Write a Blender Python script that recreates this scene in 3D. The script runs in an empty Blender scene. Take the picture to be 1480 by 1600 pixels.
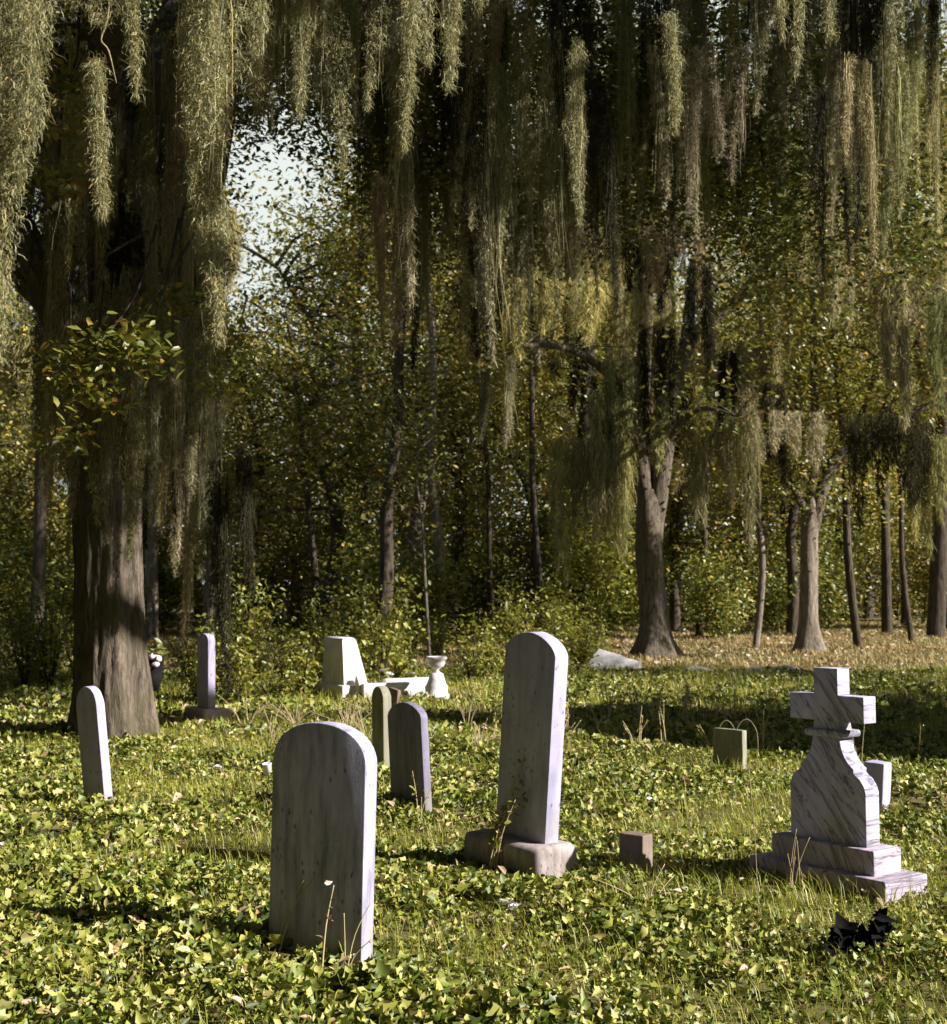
import bpy, bmesh, math, random
import numpy as np
from mathutils import Vector, Matrix, noise as mnoise
R = math.radians
S = bpy.context.scene
COL = S.collection
rng = np.random.default_rng(11)
random.seed(5)

# ------------------------------------------------------------------ camera, light, exposure
F = 2198.0; CH = 1.6; PA = math.atan(100 / F)
cam = bpy.data.cameras.new('camera'); co = bpy.data.objects.new('camera', cam); COL.objects.link(co)
co.location = (0, 0, CH); co.rotation_euler = (R(90) + PA, 0, 0)
cam.sensor_fit = 'VERTICAL'; cam.sensor_height = 36; cam.lens = 36 * F / 1600
cam.clip_start = 0.05; cam.clip_end = 1000
cam.dof.use_dof = True; cam.dof.focus_distance = 6.6; cam.dof.aperture_fstop = 6.3
S.camera = co
SUN_EL, SUN_AZ = 31.0, -18.0          # azimuth measured from +X towards +Y
sv = Vector((math.cos(R(SUN_EL)) * math.cos(R(SUN_AZ)), math.cos(R(SUN_EL)) * math.sin(R(SUN_AZ)), math.sin(R(SUN_EL))))
w = bpy.data.worlds.new('World'); S.world = w; w.use_nodes = True
nt = w.node_tree; bg = nt.nodes['Background']; sky = nt.nodes.new('ShaderNodeTexSky')
sky.sky_type = 'NISHITA'; sky.sun_disc = False; sky.sun_elevation = R(SUN_EL); sky.sun_rotation = R(90 - SUN_AZ)
sky.air_density = 1.0; sky.dust_density = 1.0; sky.ozone_density = 1.0
tc = nt.nodes.new('ShaderNodeTexCoord'); cn = nt.nodes.new('ShaderNodeSeparateXYZ')
cr_ = nt.nodes.new('ShaderNodeValToRGB'); cr_.color_ramp.elements[0].position = .37; cr_.color_ramp.elements[1].position = .46
cr_.color_ramp.elements[0].color = (1, 1, 1, 1); cr_.color_ramp.elements[1].color = (0, 0, 0, 1)
mx = nt.nodes.new('ShaderNodeMix'); mx.data_type = 'RGBA'; mx.inputs[7].default_value = (6.6, 7.1, 6.7, 1)      # bright haze low in the sky
nt.links.new(tc.outputs['Generated'], cn.inputs['Vector']); nt.links.new(cn.outputs[2], cr_.inputs[0]); nt.links.new(cr_.outputs[0], mx.inputs[0])
nt.links.new(sky.outputs[0], mx.inputs[6]); nt.links.new(mx.outputs[2], bg.inputs[0]); bg.inputs[1].default_value = 0.05
sl = bpy.data.lights.new('sun', 'SUN'); sl.energy = 5.0; sl.angle = R(0.5); sl.color = (1, .94, .86)
so = bpy.data.objects.new('sun', sl); COL.objects.link(so)
so.rotation_euler = (-sv).to_track_quat('-Z', 'Y').to_euler(); so.location = (20, -5, 20)
S.view_settings.view_transform = 'Standard'; S.view_settings.look = 'None'
S.view_settings.exposure = 1.35; S.view_settings.gamma = 1
S.cycles.max_bounces = 6; S.cycles.diffuse_bounces = 3; S.cycles.glossy_bounces = 2
S.cycles.transmission_bounces = 3; S.cycles.transparent_max_bounces = 4
S.cycles.use_denoising = True

# ------------------------------------------------------------------ pixel helpers (photo pixels -> world)
def ray(px, py):
    return np.array([px - 740, F * math.cos(PA) - (800 - py) * math.sin(PA), F * math.sin(PA) + (800 - py) * math.cos(PA)])
def ground(px, py, z0=0.0):
    d = ray(px, py); t = (z0 - CH) / d[2]; return d * t + np.array([0, 0, CH])
def at(px, py, Y):
    d = ray(px, py); return d * (Y / d[1]) + np.array([0, 0, CH])
def gz(x, y):
    x = np.asarray(x, float); y = np.asarray(y, float)
    return .018 * np.sin(x * 1.3 + .7 * y) + .016 * np.sin(y * 1.9 - x * .6 + 1) + .012 * np.sin(x * 3.1 + 2) * np.sin(y * 2.7)

# ------------------------------------------------------------------ object helpers
def tag(o, label=None, cat=None, group=None, kind=None):
    if label: o['label'] = label
    if cat: o['category'] = cat
    if group: o['group'] = group
    if kind: o['kind'] = kind
    return o
def empty(name, loc, rot=(0, 0, 0)):
    o = bpy.data.objects.new(name, None); COL.objects.link(o); o.location = loc; o.rotation_euler = rot
    o.empty_display_size = .2
    return o
def link(name, me, mat, parent=None, loc=(0, 0, 0), rot=(0, 0, 0)):
    o = bpy.data.objects.new(name, me); COL.objects.link(o); o.location = loc; o.rotation_euler = rot
    if mat is not None and not me.materials: me.materials.append(mat)
    if parent: o.parent = parent
    return o
def np_mesh(name, V, faces, smooth=False):
    """faces: list of (n,k) int arrays"""
    me = bpy.data.meshes.new(name)
    V = np.ascontiguousarray(V, dtype=np.float32)
    me.vertices.add(len(V)); me.vertices.foreach_set('co', V.ravel())
    idx = np.concatenate([f.ravel() for f in faces]).astype(np.int32)
    tot = np.concatenate([np.full(len(f), f.shape[1]) for f in faces])
    st = np.concatenate([[0], np.cumsum(tot)[:-1]]).astype(np.int32)
    me.loops.add(len(idx)); me.loops.foreach_set('vertex_index', idx)
    me.polygons.add(len(tot)); me.polygons.foreach_set('loop_start', st)
    if smooth: me.polygons.foreach_set('use_smooth', np.ones(len(tot), bool))
    me.update(calc_edges=True)
    return me
def join_geo(parts):
    V, Fs, o = [], {}, 0
    for v, fl in parts:
        for f in fl: Fs.setdefault(f.shape[1], []).append(f + o)
        V.append(v); o += len(v)
    return np.concatenate(V), [np.concatenate(x) for x in Fs.values()]
def copy_tree(o, parent=None):
    c = o.copy(); COL.objects.link(c); c.parent = parent
    for ch in list(o.children): copy_tree(ch, c)
    return c

def where(px):
    for lim, t in ((120, 'at the left edge beside the big oak'), (290, 'round the big oak trunk'), (400, 'above the thin headstone'), (600, 'above the white monument'), (740, 'between the urn and the tall headstone'), (900, 'above the tall headstone'), (1100, 'about the forked oak'), (1230, 'between the forked oak and pale oak'), (1370, 'over the cross about the pale oak')):
        if px < lim: return t
    return 'at the right edge of the picture'
def reach(py): return 'ending high' if py < 260 else ('ending midway' if py < 520 else 'reaching low')

# ------------------------------------------------------------------ materials
class NT:
    def __init__(s, name):
        s.m = bpy.data.materials.new(name); s.m.use_nodes = True; s.t = s.m.node_tree
        for n in list(s.t.nodes): s.t.nodes.remove(n)
        s.out = s.n('ShaderNodeOutputMaterial')
    def n(s, ty, **kw):
        x = s.t.nodes.new(ty)
        for k, v in kw.items():
            if k in ('ins',):
                for a, b in v.items(): s.put(x, a, b)
            else: setattr(x, k, v)
        return x
    def put(s, x, a, b):
        i = x.inputs[a]
        if isinstance(b, bpy.types.NodeSocket): s.t.links.new(b, i)
        else: i.default_value = b
    def coord(s, which='Object', scale=(1, 1, 1), rot=(0, 0, 0)):
        c = s.n('ShaderNodeTexCoord'); m = s.n('ShaderNodeMapping')
        s.put(m, 'Vector', c.outputs[which]); m.inputs['Scale'].default_value = scale; m.inputs['Rotation'].default_value = rot
        return m.outputs[0]
    def noise(s, vec, scale, detail=4, rough=.6, dist=0):
        n = s.n('ShaderNodeTexNoise', ins={'Scale': scale, 'Detail': detail, 'Roughness': rough, 'Distortion': dist}); s.put(n, 'Vector', vec)
        return n.outputs['Fac']
    def ramp(s, fac, stops):
        r = s.n('ShaderNodeValToRGB'); s.put(r, 'Fac', fac); e = r.color_ramp.elements
        while len(e) < len(stops): e.new(.5)
        for k, (p, c) in enumerate(stops):
            e[k].position = p; e[k].color = (*c, 1) if len(c) == 3 else c
        return r.outputs[0]
    def mix(s, fac, a, b, mode='MIX'):
        x = s.n('ShaderNodeMix', data_type='RGBA', blend_type=mode)
        s.put(x, 0, fac)
        for sock, v in ((6, a), (7, b)):
            if not isinstance(v, bpy.types.NodeSocket): v = (*v, 1) if len(v) == 3 else v
            s.put(x, sock, v)
        return x.outputs[2]
    def bump(s, h, strength=.3, dist=.01):
        b = s.n('ShaderNodeBump', ins={'Strength': strength, 'Distance': dist, 'Height': h}); return b.outputs[0]
    def principled(s, col, rough=.7, normal=None, spec=.3):
        p = s.n('ShaderNodeBsdfPrincipled', ins={'Base Color': col if isinstance(col, bpy.types.NodeSocket) else (*col, 1), 'Roughness': rough, 'Specular IOR Level': spec})
        if normal is not None: s.put(p, 'Normal', normal)
        s.t.links.new(p.outputs[0], s.out.inputs[0]); return s.m

def leaf_mat(name, stops, trans=.35, gloss=.06, rough=.45, patch=None, obj_rand=0.0, hues=None):
    s = NT(name); g = s.n('ShaderNodeNewGeometry')
    col = s.ramp(g.outputs['Random Per Island'], stops)
    if patch:
        n = s.noise(s.coord('Object'), patch[0], 3)
        r = s.ramp(n, [(.38, (0, 0, 0)), (.62, (1, 1, 1))])
        col = s.mix(r, col, s.mix(1.0, col, patch[1], 'MULTIPLY'))
    if obj_rand:
        oi = s.n('ShaderNodeObjectInfo')
        r = s.ramp(oi.outputs['Random'], hues or [(0, (1 - obj_rand,) * 3), (1, (1 + obj_rand,) * 3)])
        col = s.mix(1.0, col, r, 'MULTIPLY')
    d = s.n('ShaderNodeBsdfDiffuse', ins={'Color': col}); t = s.n('ShaderNodeBsdfTranslucent', ins={'Color': col})
    gl = s.n('ShaderNodeBsdfGlossy', ins={'Color': (1, 1, 1, 1), 'Roughness': rough})
    m1 = s.n('ShaderNodeMixShader', ins={0: trans}); s.t.links.new(d.outputs[0], m1.inputs[1]); s.t.links.new(t.outputs[0], m1.inputs[2])
    m2 = s.n('ShaderNodeMixShader', ins={0: gloss}); s.t.links.new(m1.outputs[0], m2.inputs[1]); s.t.links.new(gl.outputs[0], m2.inputs[2])
    s.t.links.new(m2.outputs[0], s.out.inputs[0]); return s.m

def stone_mat(name, base=(.60, .58, .58), dark=(.20, .19, .19), grime=.55, seed=0, veins=None, tint=(.34, .32, .22)):
    s = NT(name)
    v = s.coord('Object', (1, 1, 1)); c0 = s.n('ShaderNodeMapping', ins={'Vector': v, 'Location': (seed * 3.7, seed * 1.3, seed * 2.1)}).outputs[0]
    st = s.n('ShaderNodeMapping', ins={'Vector': c0, 'Scale': (1, 1, .16)}).outputs[0]
    streak = s.noise(st, 17, 5, .65); blot = s.noise(c0, 4.5, 6, .65); fine = s.noise(c0, 90, 4, .7)
    f1 = s.ramp(streak, [(.42, (0, 0, 0)), (.72, (1, 1, 1))]); f2 = s.ramp(blot, [(.35, (.0,) * 3), (.7, (1,) * 3)])
    col = s.mix(f2, base, tuple(b * .74 for b in base))
    ff = s.n('ShaderNodeMath', operation='MULTIPLY', ins={0: f1, 1: grime}).outputs[0]
    col = s.mix(ff, col, dark)
    sp = s.n('ShaderNodeTexVoronoi', ins={'Scale': 30.0, 'Vector': s.n('ShaderNodeMapping', ins={'Vector': c0, 'Scale': (1, 1, .55)}).outputs[0]}); spf = s.ramp(sp.outputs['Distance'], [(.10, (1,) * 3), (.24, (0,) * 3)])
    msk = s.ramp(s.noise(c0, 7, 2), [(.46, (0,) * 3), (.58, (1,) * 3)])
    spm = s.n('ShaderNodeMath', operation='MULTIPLY', ins={0: spf, 1: msk}).outputs[0]
    spm = s.n('ShaderNodeMath', operation='MULTIPLY', ins={0: spm, 1: .75}).outputs[0]
    col = s.mix(spm, col, (.05, .05, .045))
    # algae tint towards the ground, broken up
    z = s.n('ShaderNodeSeparateXYZ', ins={0: v}).outputs[2]
    zz = s.n('ShaderNodeMath', operation='SUBTRACT', ins={0: blot, 1: z}).outputs[0]
    af = s.ramp(zz, [(.30, (0,) * 3), (.62, (.55,) * 3)])
    col = s.mix(af, col, tint)
    if veins:
        rv = s.coord('Object', (1, 1, 1), (0, R(veins), 0))
        sv_ = s.n('ShaderNodeMapping', ins={'Vector': rv, 'Scale': (.55, .35, 6.5)}).outputs[0]
        n1 = s.noise(sv_, 2.6, 6, .62, .9); vf = s.ramp(n1, [(.47, (0,) * 3), (.50, (.6,) * 3), (.51, (1,) * 3), (.53, (.3,) * 3), (.57, (0,) * 3)])
        n2 = s.noise(s.n('ShaderNodeMapping', ins={'Vector': rv, 'Scale': (.8, .5, 11)}).outputs[0], 3.4, 6, .7, .5)
        vf2 = s.ramp(n2, [(.53, (0,) * 3), (.68, (.7,) * 3)])
        col = s.mix(vf2, col, (.26, .25, .30)); col = s.mix(vf, col, (.10, .095, .12))
    h = s.n('ShaderNodeMath', operation='ADD', ins={0: fine, 1: blot}).outputs[0]
    return s.principled(col, .75, s.bump(h, .35, .004), .25)

def bark_mat(name, a, b, scale=1.0, moss=None):
    s = NT(name); v = s.coord('Object')
    st = s.n('ShaderNodeMapping', ins={'Vector': v, 'Scale': (1, 1, .22)}).outputs[0]
    n1 = s.noise(st, 16 * scale, 6, .7, .6); n2 = s.noise(v, 2.2 * scale, 4)
    col = s.mix(s.ramp(n1, [(.35, (0,) * 3), (.65, (1,) * 3)]), a, b)
    if moss: col = s.mix(s.ramp(n2, [(.45, (0,) * 3), (.65, (.8,) * 3)]), col, moss)
    return s.principled(col, .9, s.bump(n1, 1.0, .05), .1)
def plain(name, col, rough=.7, nscale=40, amt=.25, bump=.2, spec=.3):
    s = NT(name); n = s.noise(s.coord('Object'), nscale, 5)
    c = s.mix(s.ramp(n, [(.3, (0,) * 3), (.7, (1,) * 3)]), col, tuple(x * (1 - amt) for x in col))
    return s.principled(c, rough, s.bump(n, bump, .004), spec)

M = {}
M['ivy'] = leaf_mat('ivy_leaf', [(0, (.035, .055, .010)), (.25, (.11, .145, .020)), (.55, (.235, .26, .040)), (.82, (.36, .345, .080)), (.95, (.48, .43, .18)), (1, (.46, .32, .16))], .22, .03, .5, (.8, (.72, .78, .55)))
M['grass'] = leaf_mat('grass_blade', [(0, (.15, .20, .012)), (.5, (.30, .32, .025)), (.85, (.42, .38, .06)), (1, (.50, .42, .16))], .35, .03, .5)
M['clearing_grass'] = leaf_mat('short_grass', [(0, (.14, .14, .05)), (.5, (.28, .25, .10)), (1, (.46, .36, .20))], .3, .02, .6, (.35, (1.2, 1.0, .8)))
M['dead_leaf'] = leaf_mat('dead_leaf', [(0, (.16, .09, .045)), (.5, (.30, .20, .11)), (1, (.48, .36, .26))], .15, .05, .5)
M['oak_leaf'] = leaf_mat('oak_leaf', [(0, (.045, .065, .012)), (.5, (.10, .12, .02)), (.88, (.19, .18, .03)), (1, (.30, .20, .03))], .18, .05, .4)
M['yellow_leaf'] = leaf_mat('yellow_green_leaf', [(0, (.09, .12, .012)), (.5, (.19, .20, .022)), (.85, (.28, .24, .03)), (1, (.34, .17, .025))], .42, .06, .45, obj_rand=.25)
M['bg_leaf'] = leaf_mat('woodland_leaf', [(0, (.08, .105, .015)), (.5, (.26, .25, .04)), (.85, (.42, .34, .06)), (1, (.50, .30, .07))], .5, .05, .5, obj_rand=.35)
M['shrub_leaf'] = leaf_mat('shrub_leaf', [(0, (.06, .09, .012)), (.6, (.20, .22, .03)), (1, (.40, .32, .05))], .35, .05, .5, obj_rand=.3)
M['weed_leaf'] = leaf_mat('weed_leaf', [(0, (.12, .15, .012)), (.6, (.24, .25, .025)), (1, (.36, .29, .05))], .4, .04, .5, obj_rand=.15)
M['moss_near'] = leaf_mat('spanish_moss_near', [(0, (.14, .14, .06)), (.5, (.29, .285, .14)), (.85, (.44, .43, .23)), (1, (.52, .37, .13))], .3, .02, .6)
M['moss'] = leaf_mat('spanish_moss_grey', [(0, (.11, .105, .042)), (.5, (.31, .29, .18)), (1, (.54, .49, .34))], .25, .0, .6, obj_rand=.3, hues=[(0, (.10, .10, .11)), (.20, (.16, .16, .15)), (.24, (.9, .92, .85)), (.3, (1.0, .98, .9)), (.4, (1.2, 1.1, .95)), (.55, (.8, .92, .7)), (.7, (1.25, 1.2, .8)), (.85, (1.0, 1.0, 1.15)), (1, (1.2, 1.0, .95))])  # darkest hues paint black shaded masses into a share of the drapes
M['moss_far'] = leaf_mat('spanish_moss_far', [(0, (.14, .13, .05)), (.5, (.29, .265, .14)), (1, (.48, .42, .25))], .3, .0, .6, obj_rand=.25, hues=[(0, (.10, .10, .11)), (.20, (.16, .16, .15)), (.24, (.9, .92, .85)), (.3, (1.0, .98, .9)), (.4, (1.2, 1.1, .95)), (.55, (.8, .92, .7)), (.7, (1.25, 1.2, .8)), (.85, (1.0, 1.0, 1.15)), (1, (1.2, 1.0, .95))])  # near-black hues stand in for shade pockets among the far drapes
M['bark_oak'] = bark_mat('live_oak_bark', (.035, .028, .022), (.19, .155, .12), 1.2, (.11, .095, .06))
M['bark_grey'] = bark_mat('grey_bark', (.08, .065, .05), (.27, .23, .18), 1.0)
M['bark_dark'] = bark_mat('dark_bark', (.03, .025, .02), (.10, .08, .06), .8)
M['twig'] = plain('dry_twig', (.30, .24, .13), .8)
M['dry'] = plain('dry_stem', (.42, .34, .20), .8)
M['stone_front'] = stone_mat('weathered_marble_a', (.42, .40, .56), (.09, .09, .115), .8, 1)
M['stone_tall'] = stone_mat('weathered_marble_b', (.44, .42, .60), (.14, .14, .24), .5, 2)
M['stone_left'] = stone_mat('weathered_marble_c', (.42, .38, .57), (.14, .13, .19), .35, 3)
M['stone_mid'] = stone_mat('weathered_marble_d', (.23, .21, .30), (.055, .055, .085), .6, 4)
M['stone_green'] = stone_mat('mossy_marble', (.30, .29, .22), (.08, .09, .05), .6, 5)
M['stone_pink'] = stone_mat('pinkish_marble', (.46, .37, .37), (.2, .15, .15), .35, 6)
M['stone_brown'] = stone_mat('brown_stone', (.20, .145, .125), (.08, .06, .05), .4, 7)
M['stone_cross'] = stone_mat('veined_marble', (.50, .47, .70), (.26, .25, .28), .3, 8, veins=-50)
M['stone_plinth'] = stone_mat('veined_plinth_marble', (.46, .39, .50), (.15, .12, .12), .5, 9, veins=-62)
M['stone_base'] = stone_mat('stained_base_marble', (.36, .31, .31), (.07, .06, .055), .8, 12, tint=(.10, .10, .05))
M['white'] = stone_mat('clean_white_marble', (.70, .67, .69), (.45, .42, .42), .25, 10)
M['petal'] = plain('white_petal', (.80, .77, .76), .6, 30, .1)
M['pink_petal'] = plain('pink_petal', (.75, .50, .66), .6, 30, .15)
M['black'] = plain('black_plastic', (.012, .012, .012), .45, 20, .2, .1)
M['cloth'] = plain('black_cloth', (.008, .008, .008), .9, 60, .3, .2, .05)
M['wire'] = plain('thin_wire', (.16, .13, .09), .5)

# ------------------------------------------------------------------ geometry generators
def leaves(P, size, up=.5, shape='oval', fold=.25, rg=rng, dirn=None):
    """leaf blades at points P (n,3); size (n,) ; up = how much the normals point up"""
    n = len(P); size = np.broadcast_to(size, (n,))
    N = rg.normal(size=(n, 3)); N /= np.linalg.norm(N, axis=1)[:, None]
    N[:, 2] = np.abs(N[:, 2]); N = N * (1 - up) + np.array([0.15, -.25, 1.0]) * up
    if dirn is not None: N += dirn
    N /= np.linalg.norm(N, axis=1)[:, None]
    A = rg.normal(size=(n, 3)); A -= (A * N).sum(1)[:, None] * N; A /= np.linalg.norm(A, axis=1)[:, None]
    B = np.cross(N, A)
    if shape == 'ivy':
        out = [(-.22, 0), (-.36, .24), (-.12, .30), (.08, .46), (.26, .22), (.72, 0), (.26, -.22), (.08, -.46), (-.12, -.30), (-.36, -.24)]
    elif shape == 'oval':
        out = [(-.5, 0), (-.15, .24), (.2, .22), (.55, 0), (.2, -.22), (-.15, -.24)]
    else:
        out = [(-.5, 0), (0, .28), (.5, 0), (0, -.28)]
    out = np.array(out); k = len(out)
    jit = 1 + rg.uniform(-.32, .32, (n, k))
    a = out[:, 0][None] * jit; b = out[:, 1][None] * jit * rg.uniform(.7, 1.2, (n, 1))
    h = fold * (np.abs(b) * 1.0 + .35 * a * a * rg.uniform(-1, 1, (n, 1)))
    V = P[:, None] + size[:, None, None] * (a[..., None] * A[:, None] + b[..., None] * B[:, None] + h[..., None] * N[:, None])
    base = (np.arange(n) * k)[:, None]
    if shape in ('ivy', 'oval'):
        half = k // 2
        # two halves folded along the midrib
        f1 = base + np.arange(0, half + 1)[None]; f2 = base + np.array([0] + list(range(k - 1, half - 1, -1)))[None][:, ::-1]
        return V.reshape(-1, 3), [np.concatenate([f1, f2])]
    f = np.concatenate([base + np.array([[0, 1, 2]]), base + np.array([[0, 2, 3]])])
    return V.reshape(-1, 3), [f]

def strands(P0, steps, seg, wid, curl=.6, down=.8, sway=.3, rg=rng, d0=None, taper=True):
    """thin hanging ribbons; P0 (n,3)"""
    n = len(P0); seg = np.broadcast_to(seg, (n,)); wid = np.broadcast_to(wid, (n,))
    D = rg.normal(size=(n, 3)) * curl if d0 is None else d0.copy()
    pts = [P0]; p = P0.copy(); h = D.copy()
    for k in range(steps):
        h = h * (1 - sway) + rg.normal(size=(n, 3)) * curl * sway * 2
        d = h + np.array([0, 0, -down]); d /= np.linalg.norm(d, axis=1)[:, None] + 1e-9
        p = p + d * seg[:, None]; pts.append(p)
    ang = rg.uniform(0, math.pi, n); W = np.stack([np.cos(ang), np.sin(ang) * .6, rg.normal(size=n) * .25], 1) * wid[:, None] * .5
    V = np.empty((n, steps + 1, 2, 3))
    for k, q in enumerate(pts):
        tw = (1 - .75 * (k / steps) ** 2) if taper else 1
        V[:, k, 0] = q - W * tw; V[:, k, 1] = q + W * tw
    b = (np.arange(n) * (steps + 1) * 2)[:, None, None]; kk = np.arange(steps)[None, :, None] * 2
    f = (b + kk + np.array([0, 1, 3, 2])[None, None]).reshape(-1, 4)
    return V.reshape(-1, 3), [f]

def moss_geo(L, Rm, n, tails=1, spread=.1, seg=.02, steps=5, wid=.003, curl=.8, rg=rng, top=.5, frayed=.35, fil=40):
    """a hanging clump: origin at its top, hangs down -z"""
    parts = []
    for t in range(tails):
        Lt = L * (1 if t == 0 else rg.uniform(.45, .97)); rr = Rm * rg.uniform(.6, 1.05)
        ox = 0 if tails == 1 else (t / (tails - 1) - .5) * 2 * spread + rg.normal() * spread * .12
        oy = rg.normal() * spread * .3
        m = int(n / tails * (Lt / L))
        u = rg.beta(1.0, 1.15, m)                   # down the axis
        # radius profile: ragged, narrowing to a tip
        ph = rg.uniform(0, 6.28, 3)
        prof = (top + (1 - top) * np.sin(np.clip(u * 2.2, 0, math.pi / 2))) * (1 - u ** 2.2) ** .9 * (1 + .28 * np.sin(u * 17 + ph[0]) + .2 * np.sin(u * 31 + ph[1])) + .06
        a = rg.uniform(0, 6.28, m); r = rr * prof * np.sqrt(rg.uniform(0, 1, m))
        sx = .05 * L * np.sin(u * 3 + ph[2]) * .5
        P = np.stack([ox * (1 - .2 * u) + sx + r * np.cos(a), oy + r * np.sin(a) * .8, -u * Lt], 1)
        out = np.stack([np.cos(a), np.sin(a), np.zeros(m)], 1) * frayed
        D = out + rg.normal(size=(m, 3)) * curl * .6
        parts.append(strands(P, steps, seg * rg.uniform(.6, 1.4, m), wid * rg.uniform(.6, 1.3, m), curl, .75, .45, rg, D))
        # long trailing filaments that hold the clump together
        q = max(2, m // fil); a = rg.uniform(0, 6.28, q); P = np.stack([ox + rr * .5 * np.cos(a), oy + rr * .4 * np.sin(a), -rg.uniform(0, .5, q) * Lt], 1)
        k = 12; parts.append(strands(P, k, Lt * .5 / k * rg.uniform(.7, 1.05, q), wid, .07, 1., .3, rg))
    return join_geo(parts)

def tube(pts, rad, n=10, rough=.06, rg=rng, flute=None, sub=4, cap=True):
    """swept tube through smooth path pts"""
    pts = np.array(pts, float); rad = np.array(rad, float)
    m = len(pts); T = np.linspace(0, m - 1, (m - 1) * sub + 1)
    def cr(A):
        out = []
        for t in T:
            i = min(int(t), m - 2); f = t - i
            p0, p1, p2, p3 = A[max(i - 1, 0)], A[i], A[i + 1], A[min(i + 2, m - 1)]
            out.append(.5 * ((2 * p1) + (-p0 + p2) * f + (2 * p0 - 5 * p1 + 4 * p2 - p3) * f * f + (-p0 + 3 * p1 - 3 * p2 + p3) * f ** 3))
        return np.array(out)
    C = cr(pts); Rr = np.maximum(cr(rad[:, None])[:, 0], .002)
    D = np.gradient(C, axis=0); D /= np.linalg.norm(D, axis=1)[:, None] + 1e-9
    ref = np.array([0, 1, 0.]) if abs(D[0][1]) < .9 else np.array([1., 0, 0])
    V = []; ang = np.arange(n) / n * 2 * math.pi
    ph = rg.uniform(0, 6.28, 6)
    for k in range(len(C)):
        x = np.cross(ref, D[k]); x /= np.linalg.norm(x) + 1e-9; y = np.cross(D[k], x); ref = np.cross(x, D[k]) * -1 if False else ref
        r = Rr[k] * (1 + rough * (np.sin(ang * 3 + ph[0] + k * .3) + np.sin(ang * 5 + ph[1] - k * .45) * .7 + rg.normal(size=n) * .35))
        if flute is not None: r = r * flute(ang, C[k][2], k)
        V.append(C[k] + np.outer(np.cos(ang) * r, x) + np.outer(np.sin(ang) * r, y))
    V = np.concatenate(V); K = len(C)
    i = np.arange(K - 1)[:, None] * n; j = np.arange(n)[None]
    f = np.stack([i + j, i + (j + 1) % n, i + n + (j + 1) % n, i + n + j], -1).reshape(-1, 4)
    fl = [f]
    if cap: fl.append(np.array([[*(range((K - 1) * n, K * n))]]))
    return V, fl

def branchlets(anchor_pts, n, length, r, rg, rise=.3, depth=1):
    """n crooked thin limbs from anchors; returns geo, tips"""
    parts, tips = [], []
    for _ in range(n):
        a = anchor_pts[rg.integers(len(anchor_pts))]
        d = rg.normal(size=3); d[2] = abs(d[2]) * .4 + rise; d /= np.linalg.norm(d)
        L = length * rg.uniform(.5, 1.2); P = [a]
        for k in range(3):
            d = d + rg.normal(size=3) * .35; d /= np.linalg.norm(d); P.append(P[-1] + d * L / 3)
        parts.append(tube(P, [r, r * .7, r * .45, r * .15], 5, .05, rg, sub=2)); tips += P[1:]
    return parts, np.array(tips)

def fix_arch(o): return o

# ------------------------------------------------------------------ THE SETTING: ground
gx = np.concatenate([np.linspace(-90, -12, 20), np.linspace(-11.5, 11.5, 140), np.linspace(12, 90, 20)])
gy = np.concatenate([np.linspace(-12, 3, 10), np.linspace(3.3, 36, 170), np.linspace(38, 150, 25)])
X, Y = np.meshgrid(gx, gy); Z = gz(X, Y)
V = np.stack([X, Y, Z], -1).reshape(-1, 3); nx = len(gx)
i = np.arange(len(gy) - 1)[:, None] * nx + np.arange(nx - 1)[None]
ff = np.stack([i, i + 1, i + nx + 1, i + nx], -1).reshape(-1, 4)
s = NT('ground_soil'); v = s.coord('Object')
n1 = s.noise(v, .35, 6, .6); n2 = s.noise(v, 9, 6, .7)
c = s.mix(s.ramp(n2, [(.35, (0,) * 3), (.65, (1,) * 3)]), (.055, .060, .018), (.15, .135, .055))
c = s.mix(s.ramp(n1, [(.45, (0,) * 3), (.6, (1,) * 3)]), c, (.17, .125, .075))
gm = s.principled(c, .95, s.bump(n2, .8, .03), .05)
g = link('ground', np_mesh('ground', V, [ff], True), gm); tag(g, kind='structure')

# ------------------------------------------------------------------ ground cover
def scatter(y0, y1, dens, wid=.42, pad=1.3, rg=rng):
    ym = np.sqrt(rg.uniform(y0 ** 2, y1 ** 2, int(dens * (y1 - y0) * (2 * (wid * (y0 + y1) / 2 + pad)))))
    x = rg.uniform(-1, 1, len(ym)) * (wid * ym + pad)
    return x, ym
def bumpy(x, y):   # soft mounds of foliage, metres
    return .05 * (1 + np.sin(x * 4.3 + np.sin(y * 3.1) * 1.3)) * (.5 + .5 * np.sin(y * 3.7 + np.sin(x * 2.9))) + .02 * (1 + np.sin(x * 9.1 + y * 5.3))
def gap_mask(x, y, f=1.0):   # small holes where soil and shade show
    return np.sin(x * 7.3 * f + 2.1 * np.sin(y * 5.7 * f)) * np.sin(y * 8.9 * f + 1.7 * np.sin(x * 6.1 * f)) 
def patchy(x, y): return np.sin(x * 1.7 + np.sin(y * 1.1) * 2) * np.sin(y * 1.4 + 1.2 * np.sin(x * .9)) + .35 * np.sin(x * 4.1 + 1.7 * np.sin(y * 2.3))
parts = []
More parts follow.
